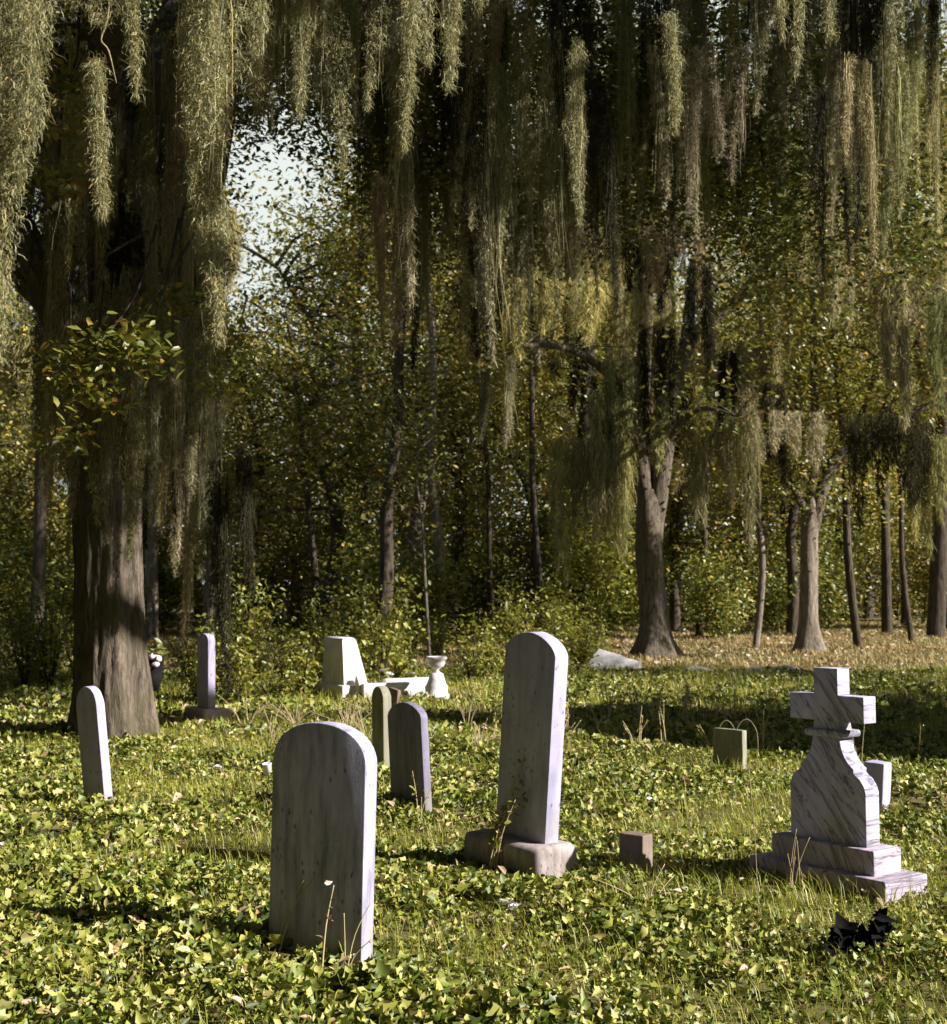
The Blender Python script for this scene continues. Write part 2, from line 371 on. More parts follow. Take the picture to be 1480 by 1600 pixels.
for (y0, y1, dens, s0, s1) in ((3.6, 8.0, 2900, .022, .062), (8.0, 13.0, 1250, .026, .062), (13.0, 23.5, 360, .045, .085)):
    x, y = scatter(y0, y1, dens); k = gap_mask(x, y) > -.42 + .35 * rng.uniform(-1, 1, len(x)); x, y = x[k], y[k]
    pm_ = patchy(x, y); k = rng.uniform(size=len(x)) > np.clip(pm_ * 1.5 - .25, 0, .40 if y1 < 9 else .6); x, y, pm_ = x[k], y[k], pm_[k]
    h = bumpy(x, y); z = gz(x, y) + h * rng.uniform(.1, 1.0, len(x)) + rng.uniform(0, .04, len(x))
    for (mx_, my_, mr) in ((1.62, 7.2, .75), (.2, 7.65, .6), (-2.6, 9.85, .35), (-.7, 5.95, .4), (.87, 7.75, .22), (2.2, 11.8, .3)):   # trodden low round the stones
        d_ = np.hypot(x - mx_, y - my_ + .15); z -= np.clip(1 - d_ / mr, 0, .8) ** .5 * np.maximum(z - gz(x, y) - .012, 0) * .9
    sz = (s0 + (s1 - s0) * rng.beta(1.3, 2.8, len(x))) * np.clip(1.15 - .45 * pm_, .6, 1.5); o_ = rng.uniform(size=len(x)) < .35; P_ = np.stack([x, y, z], 1)
    parts.append(leaves(P_[~o_], sz[~o_], .12, 'ivy', .5)); parts.append(leaves(P_[o_], sz[o_] * .9, .12, 'oval', .6))
V, fl = join_geo(parts)
tag(link('ivy_ground_cover', np_mesh('ivy', V, fl), M['ivy']), 'mat of pointed yellow-green ivy leaves covering the graveyard ground', 'ivy', kind='stuff')

def blades(x, y, hgt, wid, lean=.5, z0=None, rg=rng):
    n = len(x); z = gz(x, y) if z0 is None else z0
    P = np.stack([x, y, z], 1); a = rg.uniform(0, 6.28, n); l = hgt * lean * rg.uniform(.2, 1.3, n)
    d = np.stack([np.cos(a), np.sin(a), np.zeros(n)], 1)
    wv = np.stack([-np.sin(a), np.cos(a), np.zeros(n)], 1) * (wid * .5)[:, None]
    m = P + d * (l * .3)[:, None]; m[:, 2] += hgt * .6; t = P + d * l[:, None]; t[:, 2] += hgt
    V = np.stack([P - wv, P + wv, m - wv * .7, m + wv * .7, t], 1).reshape(-1, 3); b = (np.arange(n) * 5)[:, None]
    return V, [b + np.array([[0, 1, 3, 2]]), b + np.array([[2, 3, 4]])]
parts = []
for (y0, y1, dens, h0, h1, wd) in ((3.6, 9, 1300, .03, .13, .0032), (9, 16, 800, .03, .14, .0045), (16, 24, 300, .05, .18, .008)):
    x, y = scatter(y0, y1, dens); pm = patchy(x, y); k = rng.uniform(-1, 1, len(x)) < pm * 1.4 - .1
    x, y = x[k], y[k]; parts.append(blades(x, y, rng.uniform(h0, h1, len(x)), np.full(len(x), wd) * rng.uniform(.7, 1.5, len(x)), .9))
V, fl = join_geo(parts)
tag(link('grass_tufts', np_mesh('grass', V, fl), M['grass']), 'wild grass blades growing in patches through the ivy', 'grass', kind='stuff')
parts = []
x, y = scatter(22.5, 48, 150, .45, 2); parts.append(blades(x, y, rng.uniform(.03, .12, len(x)), np.full(len(x), .02), 1.1))
V, fl = join_geo(parts)
tag(link('clearing_grass', np_mesh('clearing_grass', V, fl), M['clearing_grass']), 'short dry grass of the clearing under the trees', 'grass', kind='stuff')
parts = []
for (y0, y1, dens, s0, s1) in ((3.6, 9, 11, .035, .06), (9, 24, 7, .05, .09), (24, 46, 12, .08, .16)):
    x, y = scatter(y0, y1, dens); z = gz(x, y) + np.where(y < 24, bumpy(x, y) * .9 + .02, .02)
    parts.append(leaves(np.stack([x, y, z], 1), rng.uniform(s0, s1, len(x)), .55, 'oval', .9))
V, fl = join_geo(parts)
tag(link('fallen_leaves', np_mesh('fallen_leaves', V, fl), M['dead_leaf']), 'curled tan fallen leaves scattered over the ivy', 'fallen leaves', kind='stuff')

# ------------------------------------------------------------------ headstones
def extrude_profile(prof, t, bevel=.006, seg=2, name='slab'):
    """closed outline prof [(x,z)] (counter-clockwise seen from the front, -Y), thickness t to +Y"""
    bm = bmesh.new(); A = [bm.verts.new((x, 0, z)) for x, z in prof]; B = [bm.verts.new((x, t, z)) for x, z in prof]
    n = len(prof)
    bm.faces.new(A); bm.faces.new(B[::-1])
    for k in range(n): bm.faces.new((A[(k + 1) % n], A[k], B[k], B[(k + 1) % n]))
    bmesh.ops.recalc_face_normals(bm, faces=bm.faces)
    ed = [e for e in bm.edges if len(e.link_faces) == 2 and e.calc_face_angle(0) > R(25)]
    if bevel: bmesh.ops.bevel(bm, geom=ed, offset=bevel, segments=seg, profile=.5, affect='EDGES')
    me = bpy.data.meshes.new(name); bm.to_mesh(me); bm.free(); return me
def arch_prof(w, hs, ha, n=22, p=2.0, z0=0, wt=None):
    """slab outline: w at the bottom, wt at the shoulders"""
    wt = wt or w
    pr = [(-w / 2, z0), (w / 2, z0), (wt / 2, hs)]
    for k in range(1, n):
        a = math.pi * k / n; c, s_ = math.cos(a), math.sin(a)
        pr.append((wt / 2 * (abs(c) ** (2 / p)) * (1 if c > 0 else -1), hs + (ha - hs) * (abs(s_) ** (2 / p))))
    pr.append((-wt / 2, hs)); return pr
def wobble(me, amp=.002, sc=9, seed=0):
    for v in me.vertices:
        d = mnoise.noise_vector(Vector(v.co) * sc + Vector((seed, seed, seed))); v.co += d * amp
def flat(o, ang=35):
    me = o.data
    me.polygons.foreach_set('use_smooth', [True] * len(me.polygons))
    try: me.set_sharp_from_angle(angle=R(ang))
    except Exception: pass
    return o
def corner_frame(Xc, Yc, th, w, t):
    """near (front right) bottom corner -> centre-bottom of front face"""
    c, s_ = math.cos(R(th)), math.sin(R(th)); return Xc - c * w / 2, Yc + s_ * w / 2
def headstone(name, label, Xc, Yc, th, w, t, hs, ha, roll, lean, mat, z0=0, p=2.0, wt=None, parent=None, sink=.08, bevel=.006, n=22, cat='headstone'):
    x, y = corner_frame(Xc, Yc, th, w, t)
    me = extrude_profile(arch_prof(w, hs, ha, n, p, -sink, wt), t, bevel); 
    wobble(me, .0022, 16, Xc * 5)
    o = flat(link(name, me, mat, parent, (x, y, z0), (R(lean), R(roll), -R(th))))
    if not parent: tag(o, label, cat)
    return o
headstone('headstone', 'large round-topped grey marble headstone nearest the camera, dark stained face', -.467, 5.909, 28, .474, .095, .81, .975, 1.0, -.7, M['stone_front'], p=2.1)
headstone('headstone', 'small round-topped headstone leaning left beside the big oak trunk', -2.49, 9.60, 46, .285, .066, .70, .845, -8.0, 1.9, M['stone_left'], p=2.0)
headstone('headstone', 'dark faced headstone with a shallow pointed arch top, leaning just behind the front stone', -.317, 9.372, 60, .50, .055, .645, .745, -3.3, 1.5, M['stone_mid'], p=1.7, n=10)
g0 = ground(600, 1215); headstone('headstone', 'narrow lichen-covered headstone half hidden between the front stone and dark faced stone', g0[0], g0[1], 58, .20, .075, .62, .715, -1.5, 0, M['stone_green'], p=1.8)
# tall stone and its worn plinth
TS = empty('tall_headstone', (.38, 7.555, 0)); tag(TS, 'tallest round-topped marble headstone on a worn block base', 'headstone')
th = 51.6; x, y = corner_frame(0, 0, th, .419, .097)
me = extrude_profile(arch_prof(.419, .995, 1.11, 22, 1.75, -.03), .097, .007)
flat(link('tablet', me, M['stone_tall'], TS, (x, y, .19), (0, R(5.0), -R(th))))
def worn_block(w_, t_, h_, bev, mat, parent, loc, rz, name, seed=1, amp=.008, roll=0, cuts=5):
    bm = bmesh.new(); bmesh.ops.create_cube(bm, size=1)
    for v in bm.verts: v.co = Vector((v.co.x * w_, v.co.y * t_, (v.co.z + .5) * h_))
    bmesh.ops.bevel(bm, geom=bm.edges[:], offset=bev, segments=3, profile=.5, affect='EDGES')
    bmesh.ops.subdivide_edges(bm, edges=[e for e in bm.edges if e.calc_length() > .08], cuts=cuts, use_grid_fill=True)
    for v in bm.verts: v.co += mnoise.noise_vector(v.co * 7 + Vector((seed, 0, 0))) * amp + mnoise.noise_vector(v.co * 25) * amp * .4
    me = bpy.data.meshes.new(name); bm.to_mesh(me); bm.free()
    return flat(link(name, me, mat, parent, loc, (0, R(roll), rz)), 50)
pc = np.array([x, y, 0]) + np.array([math.sin(R(th)) * .05, math.cos(R(th)) * .05, 0])
worn_block(.62, .32, .26, .045, M['stone_base'], TS, (pc[0] - .04, pc[1] + .02, -.08), -R(th - 2), 'plinth', 3, .012, 1.5)
# thin stone by the moss curtain, on a pinkish base
OB = empty('thin_headstone', (-2.877, 15.336, 0)); tag(OB, 'thin upright headstone on a pink base right of the oak trunk', 'headstone')
x, y = corner_frame(0, 0, 56.6, .31, .075)
flat(link('tablet', extrude_profile(arch_prof(.31, .73, .81, 18, 2.0, -.03), .085, .006), M['stone_left'], OB, (x, y, .16), (0, R(-1.5), -R(56.6))))
worn_block(.56, .33, .24, .03, M['stone_pink'], OB, (x + .05, y + .03, -.08), -R(56.6), 'plinth', 8, .01)

# small markers
def marker(label, Xc, Yc, th, w_, t_, h_, mat, roll=0, bev=.008, name='footstone', amp=.004, sink=.06, lean=0):
    x, y = corner_frame(Xc, Yc, th, w_, t_)
    o = worn_block(w_, t_, h_ + sink, bev, mat, None, (x + math.sin(R(th)) * t_ / 2, y + math.cos(R(th)) * t_ / 2, -sink), -R(th), name, Xc * 7, amp, roll, 3)
    return tag(o, label, 'grave marker')
marker('small square brown footstone in the ivy between tall headstone and cross', .92, 7.733, 41, .159, .10, .185, M['stone_brown'])
marker('low dark square marker with a sunlit edge, behind and left of the cross', 2.241, 11.80, 49.4, .317, .062, .31, M['stone_green'])
marker('plain upright footstone directly behind the cross monument', 2.788, 9.69, 39.7, .145, .135, .32, M['stone_left'], 3)
g0 = ground(618, 1112); marker('short brown marker leaning in front of the white grave curb', g0[0], g0[1], 50, .18, .05, .27, M['stone_brown'], 8, .01)

# the marble cross monument
CT = 54.0
cx, cy = corner_frame(1.962, 7.076, CT, .489, .102)
CM = empty('cross_monument', (cx + math.sin(R(CT)) * .05, cy + math.cos(R(CT)) * .05, 0), (0, R(-.6), -R(CT))); tag(CM, 'veined marble cross monument with scrolled shoulders on a two-step base', 'cross monument')
hw = .245
right = [(hw, 0), (hw, .270), (hw - .012, .305), (hw - .035, .335), (hw - .062, .352), (hw - .075, .366), (hw - .072, .382), (hw - .086, .392), (hw - .105, .408), (hw - .130, .440), (hw - .147, .478), (hw - .155, .512), (hw - .158, .535)]
prof = right + [(-a, b) for a, b in right[::-1]]
def ext(prof, t, bev, name, mat, z, yoff=0, seg=2):
    me = extrude_profile(prof, t, bev, seg); return flat(link(name, me, mat, CM, (0, -t / 2 + yoff, z)), 30)
z1 = .242
ext(prof, .105, .004, 'body', M['stone_cross'], z1)
# moulding: rounded collar
def rbox(w_, t_, h_, b, name, mat, loc, parent):
    bm = bmesh.new(); bmesh.ops.create_cube(bm, size=1)
    for v in bm.verts: v.co = Vector((v.co.x * w_, v.co.y * t_, (v.co.z + .5) * h_))
    bmesh.ops.bevel(bm, geom=bm.edges[:], offset=b, segments=4, profile=.5, affect='EDGES')
    me = bpy.data.meshes.new(name); bm.to_mesh(me); bm.free(); return flat(link(name, me, mat, parent, loc), 60)
rbox(.245, .165, .038, .017, 'collar', M['stone_cross'], (0, 0, z1 + .533), CM)
cp = [(.088, 0), (.078, .045), (.205 + .035, .045 + .0), (.24, .178), (.078, .178), (.078, .315), (-.078, .315), (-.078, .178), (-.24, .178), (-.24, .045), (-.078, .045), (-.088, 0)]
ext(cp, .095, .003, 'cross', M['stone_cross'], z1 + .569)
rbox(.66, .215, .125, .006, 'upper_step', M['stone_plinth'], (0, 0, .119), CM)
rbox(.88, .33, .30, .008, 'lower_step', M['stone_plinth'], (0, 0, -.178), CM)

# white tapered monument with a grave curb and an urn
WM = empty('white_monument', (-1.709, 18.546, 0)); tag(WM, 'clean white tapered marble monument with a low grave curb', 'grave monument')
th = 55; x, y = corner_frame(0, 0, th, .56, .3); rz = -R(th)
def wm(prof, t, bev, name, lx, ly, z, mat=M['white']):
    me = extrude_profile(prof, t, bev, 2); c, s_ = math.cos(rz), math.sin(rz)
    return flat(link(name, me, mat, WM, (x + c * lx - s_ * ly, y + s_ * lx + c * ly, z), (0, 0, rz)), 30)
# side view taper: build the tablet as a tapered box with rounded back
bm = bmesh.new(); bmesh.ops.create_cube(bm, size=1)
for v in bm.verts:
    up = v.co.z > 0
    v.co = Vector((v.co.x * (.50 if up else .60), (v.co.y + .5) * (.20 if up else .36), .62 if up else 0))
bmesh.ops.bevel(bm, geom=[e for e in bm.edges if sum(v.co.z for v in e.verts) > 1.2], offset=.055, segments=5, profile=.5, affect='EDGES')
me = bpy.data.meshes.new('tablet'); bm.to_mesh(me); bm.free()
flat(link('tablet', me, M['white'], WM, (x, y, .17), (0, 0, rz)), 50)
wm([(-.36, 0), (.36, 0), (.36, .17), (-.36, .17)], .50, .02, 'base', 0, -.06, 0.0)
wm([(0, 0), (.12, 0), (.12, .17), (.06, .27), (.02, .28), (0, .2)], .10, .015, 'scroll', .36, .12, .02)
# curb: two long rails and a foot rail running away from the side
def rail(x0, y0, x1, y1, h_, t_, name):
    dx, dy = x1 - x0, y1 - y0; L = math.hypot(dx, dy); bm = bmesh.new(); bmesh.ops.create_cube(bm, size=1)
    for v in bm.verts: v.co = Vector((v.co.x * L, v.co.y * t_, (v.co.z + .5) * h_))
    bmesh.ops.bevel(bm, geom=bm.edges[:], offset=.02, segments=3, profile=.5, affect='EDGES')
    me = bpy.data.meshes.new(name); bm.to_mesh(me); bm.free()
    flat(link(name, me, M['white'], WM, ((x0 + x1) / 2 - WM.location.x, (y0 + y1) / 2 - WM.location.y, -.02), (0, 0, math.atan2(dy, dx))), 50)
a0 = ground(566, 1092); a1 = ground(672, 1088); b0 = a0 + np.array([.25, .55, 0]); b1 = a1 + np.array([.12, .55, 0])
rail(a0[0], a0[1], a1[0], a1[1], .22, .09, 'curb'); rail(b0[0], b0[1], b1[0], b1[1], .24, .09, 'curb'); rail(a1[0] + .03, a1[1], b1[0], b1[1], .23, .09, 'curb')

def lathe(prof, n=28, name='lathe'):
    prof = np.array(prof); a = np.arange(n) / n * 2 * math.pi; K = len(prof)
    V = np.stack([prof[:, 0][:, None] * np.cos(a), prof[:, 0][:, None] * np.sin(a), np.repeat(prof[:, 1][:, None], n, 1)], -1).reshape(-1, 3)
    i = np.arange(K - 1)[:, None] * n; j = np.arange(n)[None]
    f = np.stack([i + j, i + (j + 1) % n, i + n + (j + 1) % n, i + n + j], -1).reshape(-1, 4)
    return V, [f]
g0 = ground(682, 1092); UR = empty('stone_urn', (g0[0], g0[1], 0)); tag(UR, 'white stone urn on a flared pedestal at the foot of the white grave curb', 'urn')
V, fl = lathe([(0, 0), (.17, 0), (.17, .06), (.145, .075), (.15, .16), (.13, .19), (.105, .26), (.085, .33), (.04, .345), (0, .345)]); link('pedestal', np_mesh('pedestal', V, fl, True), M['white'], UR)
V, fl = lathe([(0, .345), (.05, .345), (.03, .37), (.035, .39), (.09, .42), (.115, .46), (.105, .50), (.135, .515), (.14, .535), (.13, .55), (.10, .55), (.09, .50), (.02, .44), (0, .44)]); link('bowl', np_mesh('bowl', V, fl, True), M['white'], UR)
def blob(r, seed, squash=.9, name='blob'):
    bm = bmesh.new(); bmesh.ops.create_icosphere(bm, subdivisions=3, radius=r)
    for v in bm.verts: v.co *= 1 + .22 * mnoise.noise(v.co * (2.2 / r) * .6 + Vector((seed, 0, 0))); v.co.z *= squash
    me = bpy.data.meshes.new(name); bm.to_mesh(me); bm.free(); return me
def flower(name, label, P, r, cols=('petal',), petals=14, seed=0, cat='flower', leaf=0):
    """a ruffled bloom built from curved petals"""
    rg = np.random.default_rng(seed + 40); root = empty(name, P); tag(root, label, cat)
    for q in range(len(cols)):
        off = Vector((0, 0, 0)) if q == 0 else Vector((rg.uniform(-1, 1) * r * 1.5, rg.uniform(-.5, .5) * r, rg.uniform(-.3, .9) * r))
        bm = bmesh.new()
        for k in range(petals):
            ring = k / petals; a = k * 2.399; tilt = .25 + ring * 1.1; L = r * (1.05 - .45 * (1 - ring))
            pts = []
            for (u, wv) in ((0, .12), (.45, .42), (.85, .40), (1.0, .12)):
                z = math.cos(tilt) * u * L + .12 * r * math.sin(u * 3); rr = math.sin(tilt) * u * L
                pts.append((rr, wv * L, z))
            vs = []
            for rr, wv, z in pts:
                for sgn in (-1, 0, 1):
                    xx = rr; yy = sgn * wv; zz = z + (abs(sgn) * .12 * L)
                    vs.append(bm.verts.new((xx * math.cos(a) - yy * math.sin(a), xx * math.sin(a) + yy * math.cos(a), zz + r * .1)))
            for i in range(3):
                for j in range(2): bm.faces.new((vs[i * 3 + j], vs[i * 3 + j + 1], vs[i * 3 + j + 4], vs[i * 3 + j + 3]))
        me = bpy.data.meshes.new('bloom'); bm.to_mesh(me); bm.free()
        o = link('bloom', me, M[cols[q]], root, off, (rg.uniform(-.5, .3), rg.uniform(-.4, .4), 0)); me.polygons.foreach_set('use_smooth', [True] * len(me.polygons))
    if leaf:
        V, fl = leaves(np.array(rg.normal(size=(leaf, 3)) * r * .8 + [0, 0, -r * .1]), r * rg.uniform(.8, 1.6, leaf), .3, 'oval', .3, rg)
        link('foliage', np_mesh('foliage', V, fl), M['shrub_leaf'], root)
    return root
zc = .21
g0 = ground(607, 1083); flower('grave_flower', 'white round bloom standing on the grave curb next to the monument', (g0[0], g0[1] + .2, .21), .07, ('petal', 'petal'), 18, 1, leaf=6)
g0 = ground(645, 1083); flower('grave_flower', 'cream bloom standing on the grave curb near the urn', (g0[0], g0[1] + .2, .22), .06, ('petal',), 18, 2, leaf=14)
g0 = ground(806, 1447); flower('fallen_flower', 'crumpled white flower lying in ivy below the tall headstone', (g0[0], g0[1], .07), .04, ('petal', 'petal'), 16, 3)
g0 = ground(344, 1214); flower('fallen_flower', 'pale fallen flower lying in the lawn left of the front stone', (g0[0], g0[1], .05), .035, ('petal', 'petal', 'petal'), 14, 4)
g0 = ground(908, 1226); flower('fallen_flower', 'two pinkish white fallen blooms right of the tall headstone', (g0[0], g0[1], .05), .03, ('petal', 'petal'), 14, 5)
g0 = ground(4, 1338); flower('fallen_flower', 'white fallen flower at the left edge of the lawn', (g0[0], g0[1], .05), .035, ('petal',), 14, 6)
# white paper cup
g0 = ground(419, 1216)
V, fl = lathe([(0, 0), (.028, 0), (.036, .085), (.039, .088), (.036, .091), (.033, .086), (.026, .004), (0, .004)], 24)
tag(link('paper_cup', np_mesh('cup', V, fl, True), M['petal'], None, (g0[0], g0[1], .03), (R(8), R(-6), 0)), 'white cup standing in the grass at the edge of the front stone', 'cup')
# black pot of flowers on a wire stand next to the oak
g0 = ground(236, 1128); FP = empty('flower_stand', (g0[0], g0[1], 0)); tag(FP, 'black flower pot with pink and white blooms on thin legs by the oak', 'flower stand')
V, fl = lathe([(0, .34), (.085, .34), (.12, .5), (.135, .70), (.15, .71), (.15, .73), (.12, .73), (.11, .6), (0, .58)], 24); link('pot', np_mesh('pot', V, fl, True), M['black'], FP)
for k in range(3):
    a = k * 2.09 + .5; V, fl = tube([(math.cos(a) * .07, math.sin(a) * .07, .36), (math.cos(a) * .09, math.sin(a) * .09, .18), (math.cos(a) * .15, math.sin(a) * .15, -.03)], [.007] * 3, 6, 0); link('leg', np_mesh('leg', V, fl, True), M['black'], FP)
rg = np.random.default_rng(3)
for k, (dx, dz, cn) in enumerate(((.10, .70, 'petal'), (.04, .72, 'pink_petal'), (.07, .64, 'pink_petal'), (-.09, .76, 'petal'), (.0, .60, 'petal'))):
    me = blob(.045 if k < 4 else .025, k, .8); me.polygons.foreach_set('use_smooth', [True] * len(me.polygons)); link('bloom', me, M[cn], FP, (dx, -.13, dz))
V, fl = leaves(rg.normal(size=(60, 3)) * [.10, .08, .06] + [0, 0, .76], rg.uniform(.05, .11, 60), .3, 'oval', .3, rg); link('foliage', np_mesh('foliage', V, fl), M['shrub_leaf'], FP)
# ragged black withered plant in the ivy
g0 = ground(1352, 1500); BW = empty('withered_plant', (g0[0], g0[1], .03)); tag(BW, 'ragged clump of blackened withered leaves in the ivy in front of the cross', 'dead plant'); rg = np.random.default_rng(66)
C_ = np.array([(-.13, 0, .07), (-.09, .01, .09), (-.05, 0, .085), (-.02, 0, .07), (.02, 0, .06), (.05, 0, .10), (.08, .01, .14), (.10, 0, .12), (.06, 0, .045), (.11, 0, .035), (.04, 0, .0), (.06, 0, .01), (-.10, 0, .03), (-.14, 0, .02), (-.04, 0, .03), (.09, 0, .09)])
C_ = np.concatenate([C_ + rg.normal(size=C_.shape) * .012 for _ in range(3)])
V, fl = leaves(C_, rg.uniform(.05, .11, len(C_)), .0, 'ivy', .7, rg, np.array([0, -.9, .2])); link('foliage', np_mesh('foliage', V, fl), M['cloth'], BW)
st_ = [tube([(0, 0, -.04), (-.03, 0, .05), (-.13, 0, .075)], [.005, .005, .003], 6, .1, rg), tube([(0, 0, -.04), (.03, 0, .05), (.09, .01, .15)], [.005, .005, .003], 6, .1, rg), tube([(0, 0, .03), (.06, 0, .045), (.15, 0, .03)], [.005, .004, .002], 6, .1, rg)]
V, fl = join_geo(st_); link('stem', np_mesh('stem', V, fl, True), M['cloth'], BW)
# fallen pale slab and stones in the clearing
g0 = ground(928, 1048); 
o = worn_block(.85, .5, .12, .025, M['white'], None, (g0[0] + .35, g0[1] + .1, .02), R(-30), 'fallen_slab', 5, .03, 14); o.rotation_euler[0] = R(38); tag(o, 'pale broken slab tilted in the grass right of the tall headstone', 'stone slab')
for k, (px, py, sz, lab) in enumerate(((1190, 1056, .34, 'low mossy stone in the shade band behind the cross, left one'), (1226, 1052, .30, 'low mossy stone in the clearing, nearest behind the cross top'), (1090, 1052, .26, 'half buried stone at the edge of the clearing beyond the dark marker'))):
    g0 = ground(px, py); o = link('field_stone', blob(sz, k * 3, .38), M['stone_green'], None, (g0[0], g0[1], .02)); tag(o, lab, 'stone', 'half buried stones in the clearing')

# ------------------------------------------------------------------ TREES
def tree_root(name, label, loc, cat='tree', group=None): r = empty(name, loc); tag(r, label, cat, group); return r
def geo_obj(name, parts, mat, parent, smooth=False):
    V, fl = join_geo(parts) if isinstance(parts, list) else parts
    return link(name, np_mesh(name, V, fl, smooth), mat, parent)
def L2(P, o): return [np.array(p) - np.array(o) for p in P]

# the big live oak on the left
OA = np.array([-3.62, 14.2, 0.]); rg = np.random.default_rng(21)
A = tree_root('live_oak', 'massive live oak with a fluted trunk and heavy shaded moss, left side of the graveyard', OA)
def flA(ang, z, k):
    f = max(0, 1 - z / 1.1); return 1 + .10 * np.sin(ang * 4 + .6) * (.5 + f) + .05 * np.sin(ang * 7 + 2 + z) + .022 * np.sin(ang * 17 + 2.5 * np.sin(z * 2.2)) + .015 * np.sin(ang * 29 + 3 * np.sin(z * 3.1 + 1)) + .10 * f ** 2 * (1 + .5 * np.sin(ang * 5 + 1))
trunk_pts = [(0, 0, -.15), (.0, 0, .35), (-.02, 0, 1.0), (-.06, 0, 1.8), (-.08, 0, 2.6), (-.02, 0, 3.5), (.05, .05, 4.6)]
parts = [tube(trunk_pts, [.37, .345, .325, .315, .33, .34, .31], 96, .010, rg, flA, 8)]
limbA = [
    [(0, 0, 3.0), (-.7, -.2, 4.6), (-1.4, -1.0, 6.2), (-1.6, -2.5, 7.6)],
    [(0, 0, 3.1), (.5, .1, 4.3), (1.0, -.4, 5.6), (1.6, -1.6, 6.9), (3.4, -3.0, 7.6)],
    [(0, 0, 4.0), (0, -.5, 5.3), (.4, -2.2, 6.2), (1.0, -4.6, 5.75), (1.5, -7.0, 4.9), (2.4, -9.3, 4.25), (4.2, -10.4, 4.1), (6.4, -10.2, 4.3)],
    [(.3, -1.6, 6.0), (-.2, -4.2, 5.8), (-.1, -6.8, 5.1), (.9, -9.0, 4.3), (1.5, -10.6, 3.9)],
    [(0, 0, 4.3), (.1, .5, 6.2), (.9, .8, 8.3), (4.6, -.2, 8.6), (7.4, -1.2, 7.9), (9.6, -2.0, 7.6)],
    [(.1, 0, 4.4), (.0, .6, 6.5), (.8, 2.4, 9.0), (2.0, 3.4, 10.6)],
    [(-.1, 0, 3.6), (-1.3, .6, 4.9), (-3.0, .9, 5.6), (-4.6, .4, 6.0)],
    [(1.5, -1.6, 6.9), (3.6, -1.2, 7.4), (6.0, -3.4, 7.3), (8.4, -4.0, 7.0)],
]
limb_r = [[.26, .20, .13, .06], [.25, .2, .16, .12, .05], [.28, .22, .19, .15, .11, .08, .05, .02], [.15, .12, .09, .06, .02], [.24, .2, .16, .12, .08, .03], [.26, .2, .13, .05], [.2, .15, .1, .04], [.14, .11, .08, .03]]
geo_obj('trunk', parts, M['bark_oak'], A, True)
anch = []
for q, (P, rr) in enumerate(zip(limbA, limb_r)):
    P = np.array(P, float); pp = [tube(P, rr, 12, .05, rg)]
    an = np.concatenate([P[k] * (1 - f) + P[k + 1] * f for k in range(1, len(P) - 1) for f in np.linspace(0, 1, 4)[None]]) if False else np.array([P[k] * (1 - f) + P[k + 1] * f for k in range(1, len(P) - 1) for f in (0, .33, .66)])
    bl, tips = branchlets(an, 9, 1.1, .03, rg, .15); anch += list(tips)
    geo_obj('limb', pp + bl, M['bark_oak'], A, True)
anch = np.array(anch)
def leafcloud(C, n, spread, size, rg, shape='quad', up=.35, squash=.6):
    c = C[rg.integers(len(C), size=n)]; P = c + rg.normal(size=(n, 3)) * spread * [1, 1, squash]
    return leaves(P, size * rg.uniform(.6, 1.3, n), up, shape, .3, rg)
# crown: leaf clusters round the twigs, plus the top that closes off the sky
# near-camera twig tips are left bare so the frame is not filled by leaves
world = anch + OA; hi = anch[(world[:, 1] > 8.5)]
topc = np.array([[rg.uniform(-4.5, 8.5), rg.uniform(-5.5, 4.5), rg.uniform(7.6, 11.5)] for _ in range(95)] + [[rg.uniform(-4.5, 9.5), rg.uniform(1.5, 5.5), rg.uniform(5.9, 9)] for _ in range(190)])
def in_gap(q):      # keep the opening to the sky between the oak and the middle trees
    X_, Y_, Z_ = q[0] - 3.62, q[1] + 14.2, q[2]
    return -.225 < X_ / Y_ < -.055 and (Z_ - CH) / Y_ < .33 and (Z_ - CH) / Y_ > .20
topc = np.array([q for q in topc if not in_gap(q)]); hi = np.array([q for q in hi if not in_gap(q)])
geo_obj('crown', [leafcloud(hi, 16000, .38, .075, rg), leafcloud(topc, 190000, .55, .095, rg)], M['oak_leaf'], A)
# low leafy twigs that show pale against the dark, left
low = []
for (px, py, Yd) in ((150, 545, 9.5), (205, 530, 9.5), (120, 600, 9.6), (225, 560, 9.8), (85, 560, 10), (90, 280, 10), (80, 200, 10), (110, 130, 9.8), (150, 620, 10), (300, 470, 11), (250, 480, 11), (95, 690, 10.5), (340, 600, 11.5), (370, 540, 11.5)):
    p = at(px, py, Yd) - OA; low.append(p)
low = np.array(low)
geo_obj('foliage', [leafcloud(low, 1500, .13, .085, rg, 'oval', .3, .6)], M['yellow_leaf'], A)
tw = []
for p in low[:12]:
    e = p + np.array([rg.normal() * .2, .8 + rg.uniform(0, .6), 1.1 + rg.uniform(0, .4)]); tw.append(tube([e, (e + p) / 2 + rg.normal(size=3) * .08, p], [.014, .009, .004], 5, .05, rg, sub=3))
geo_obj('twig', tw, M['bark_dark'], A, True)

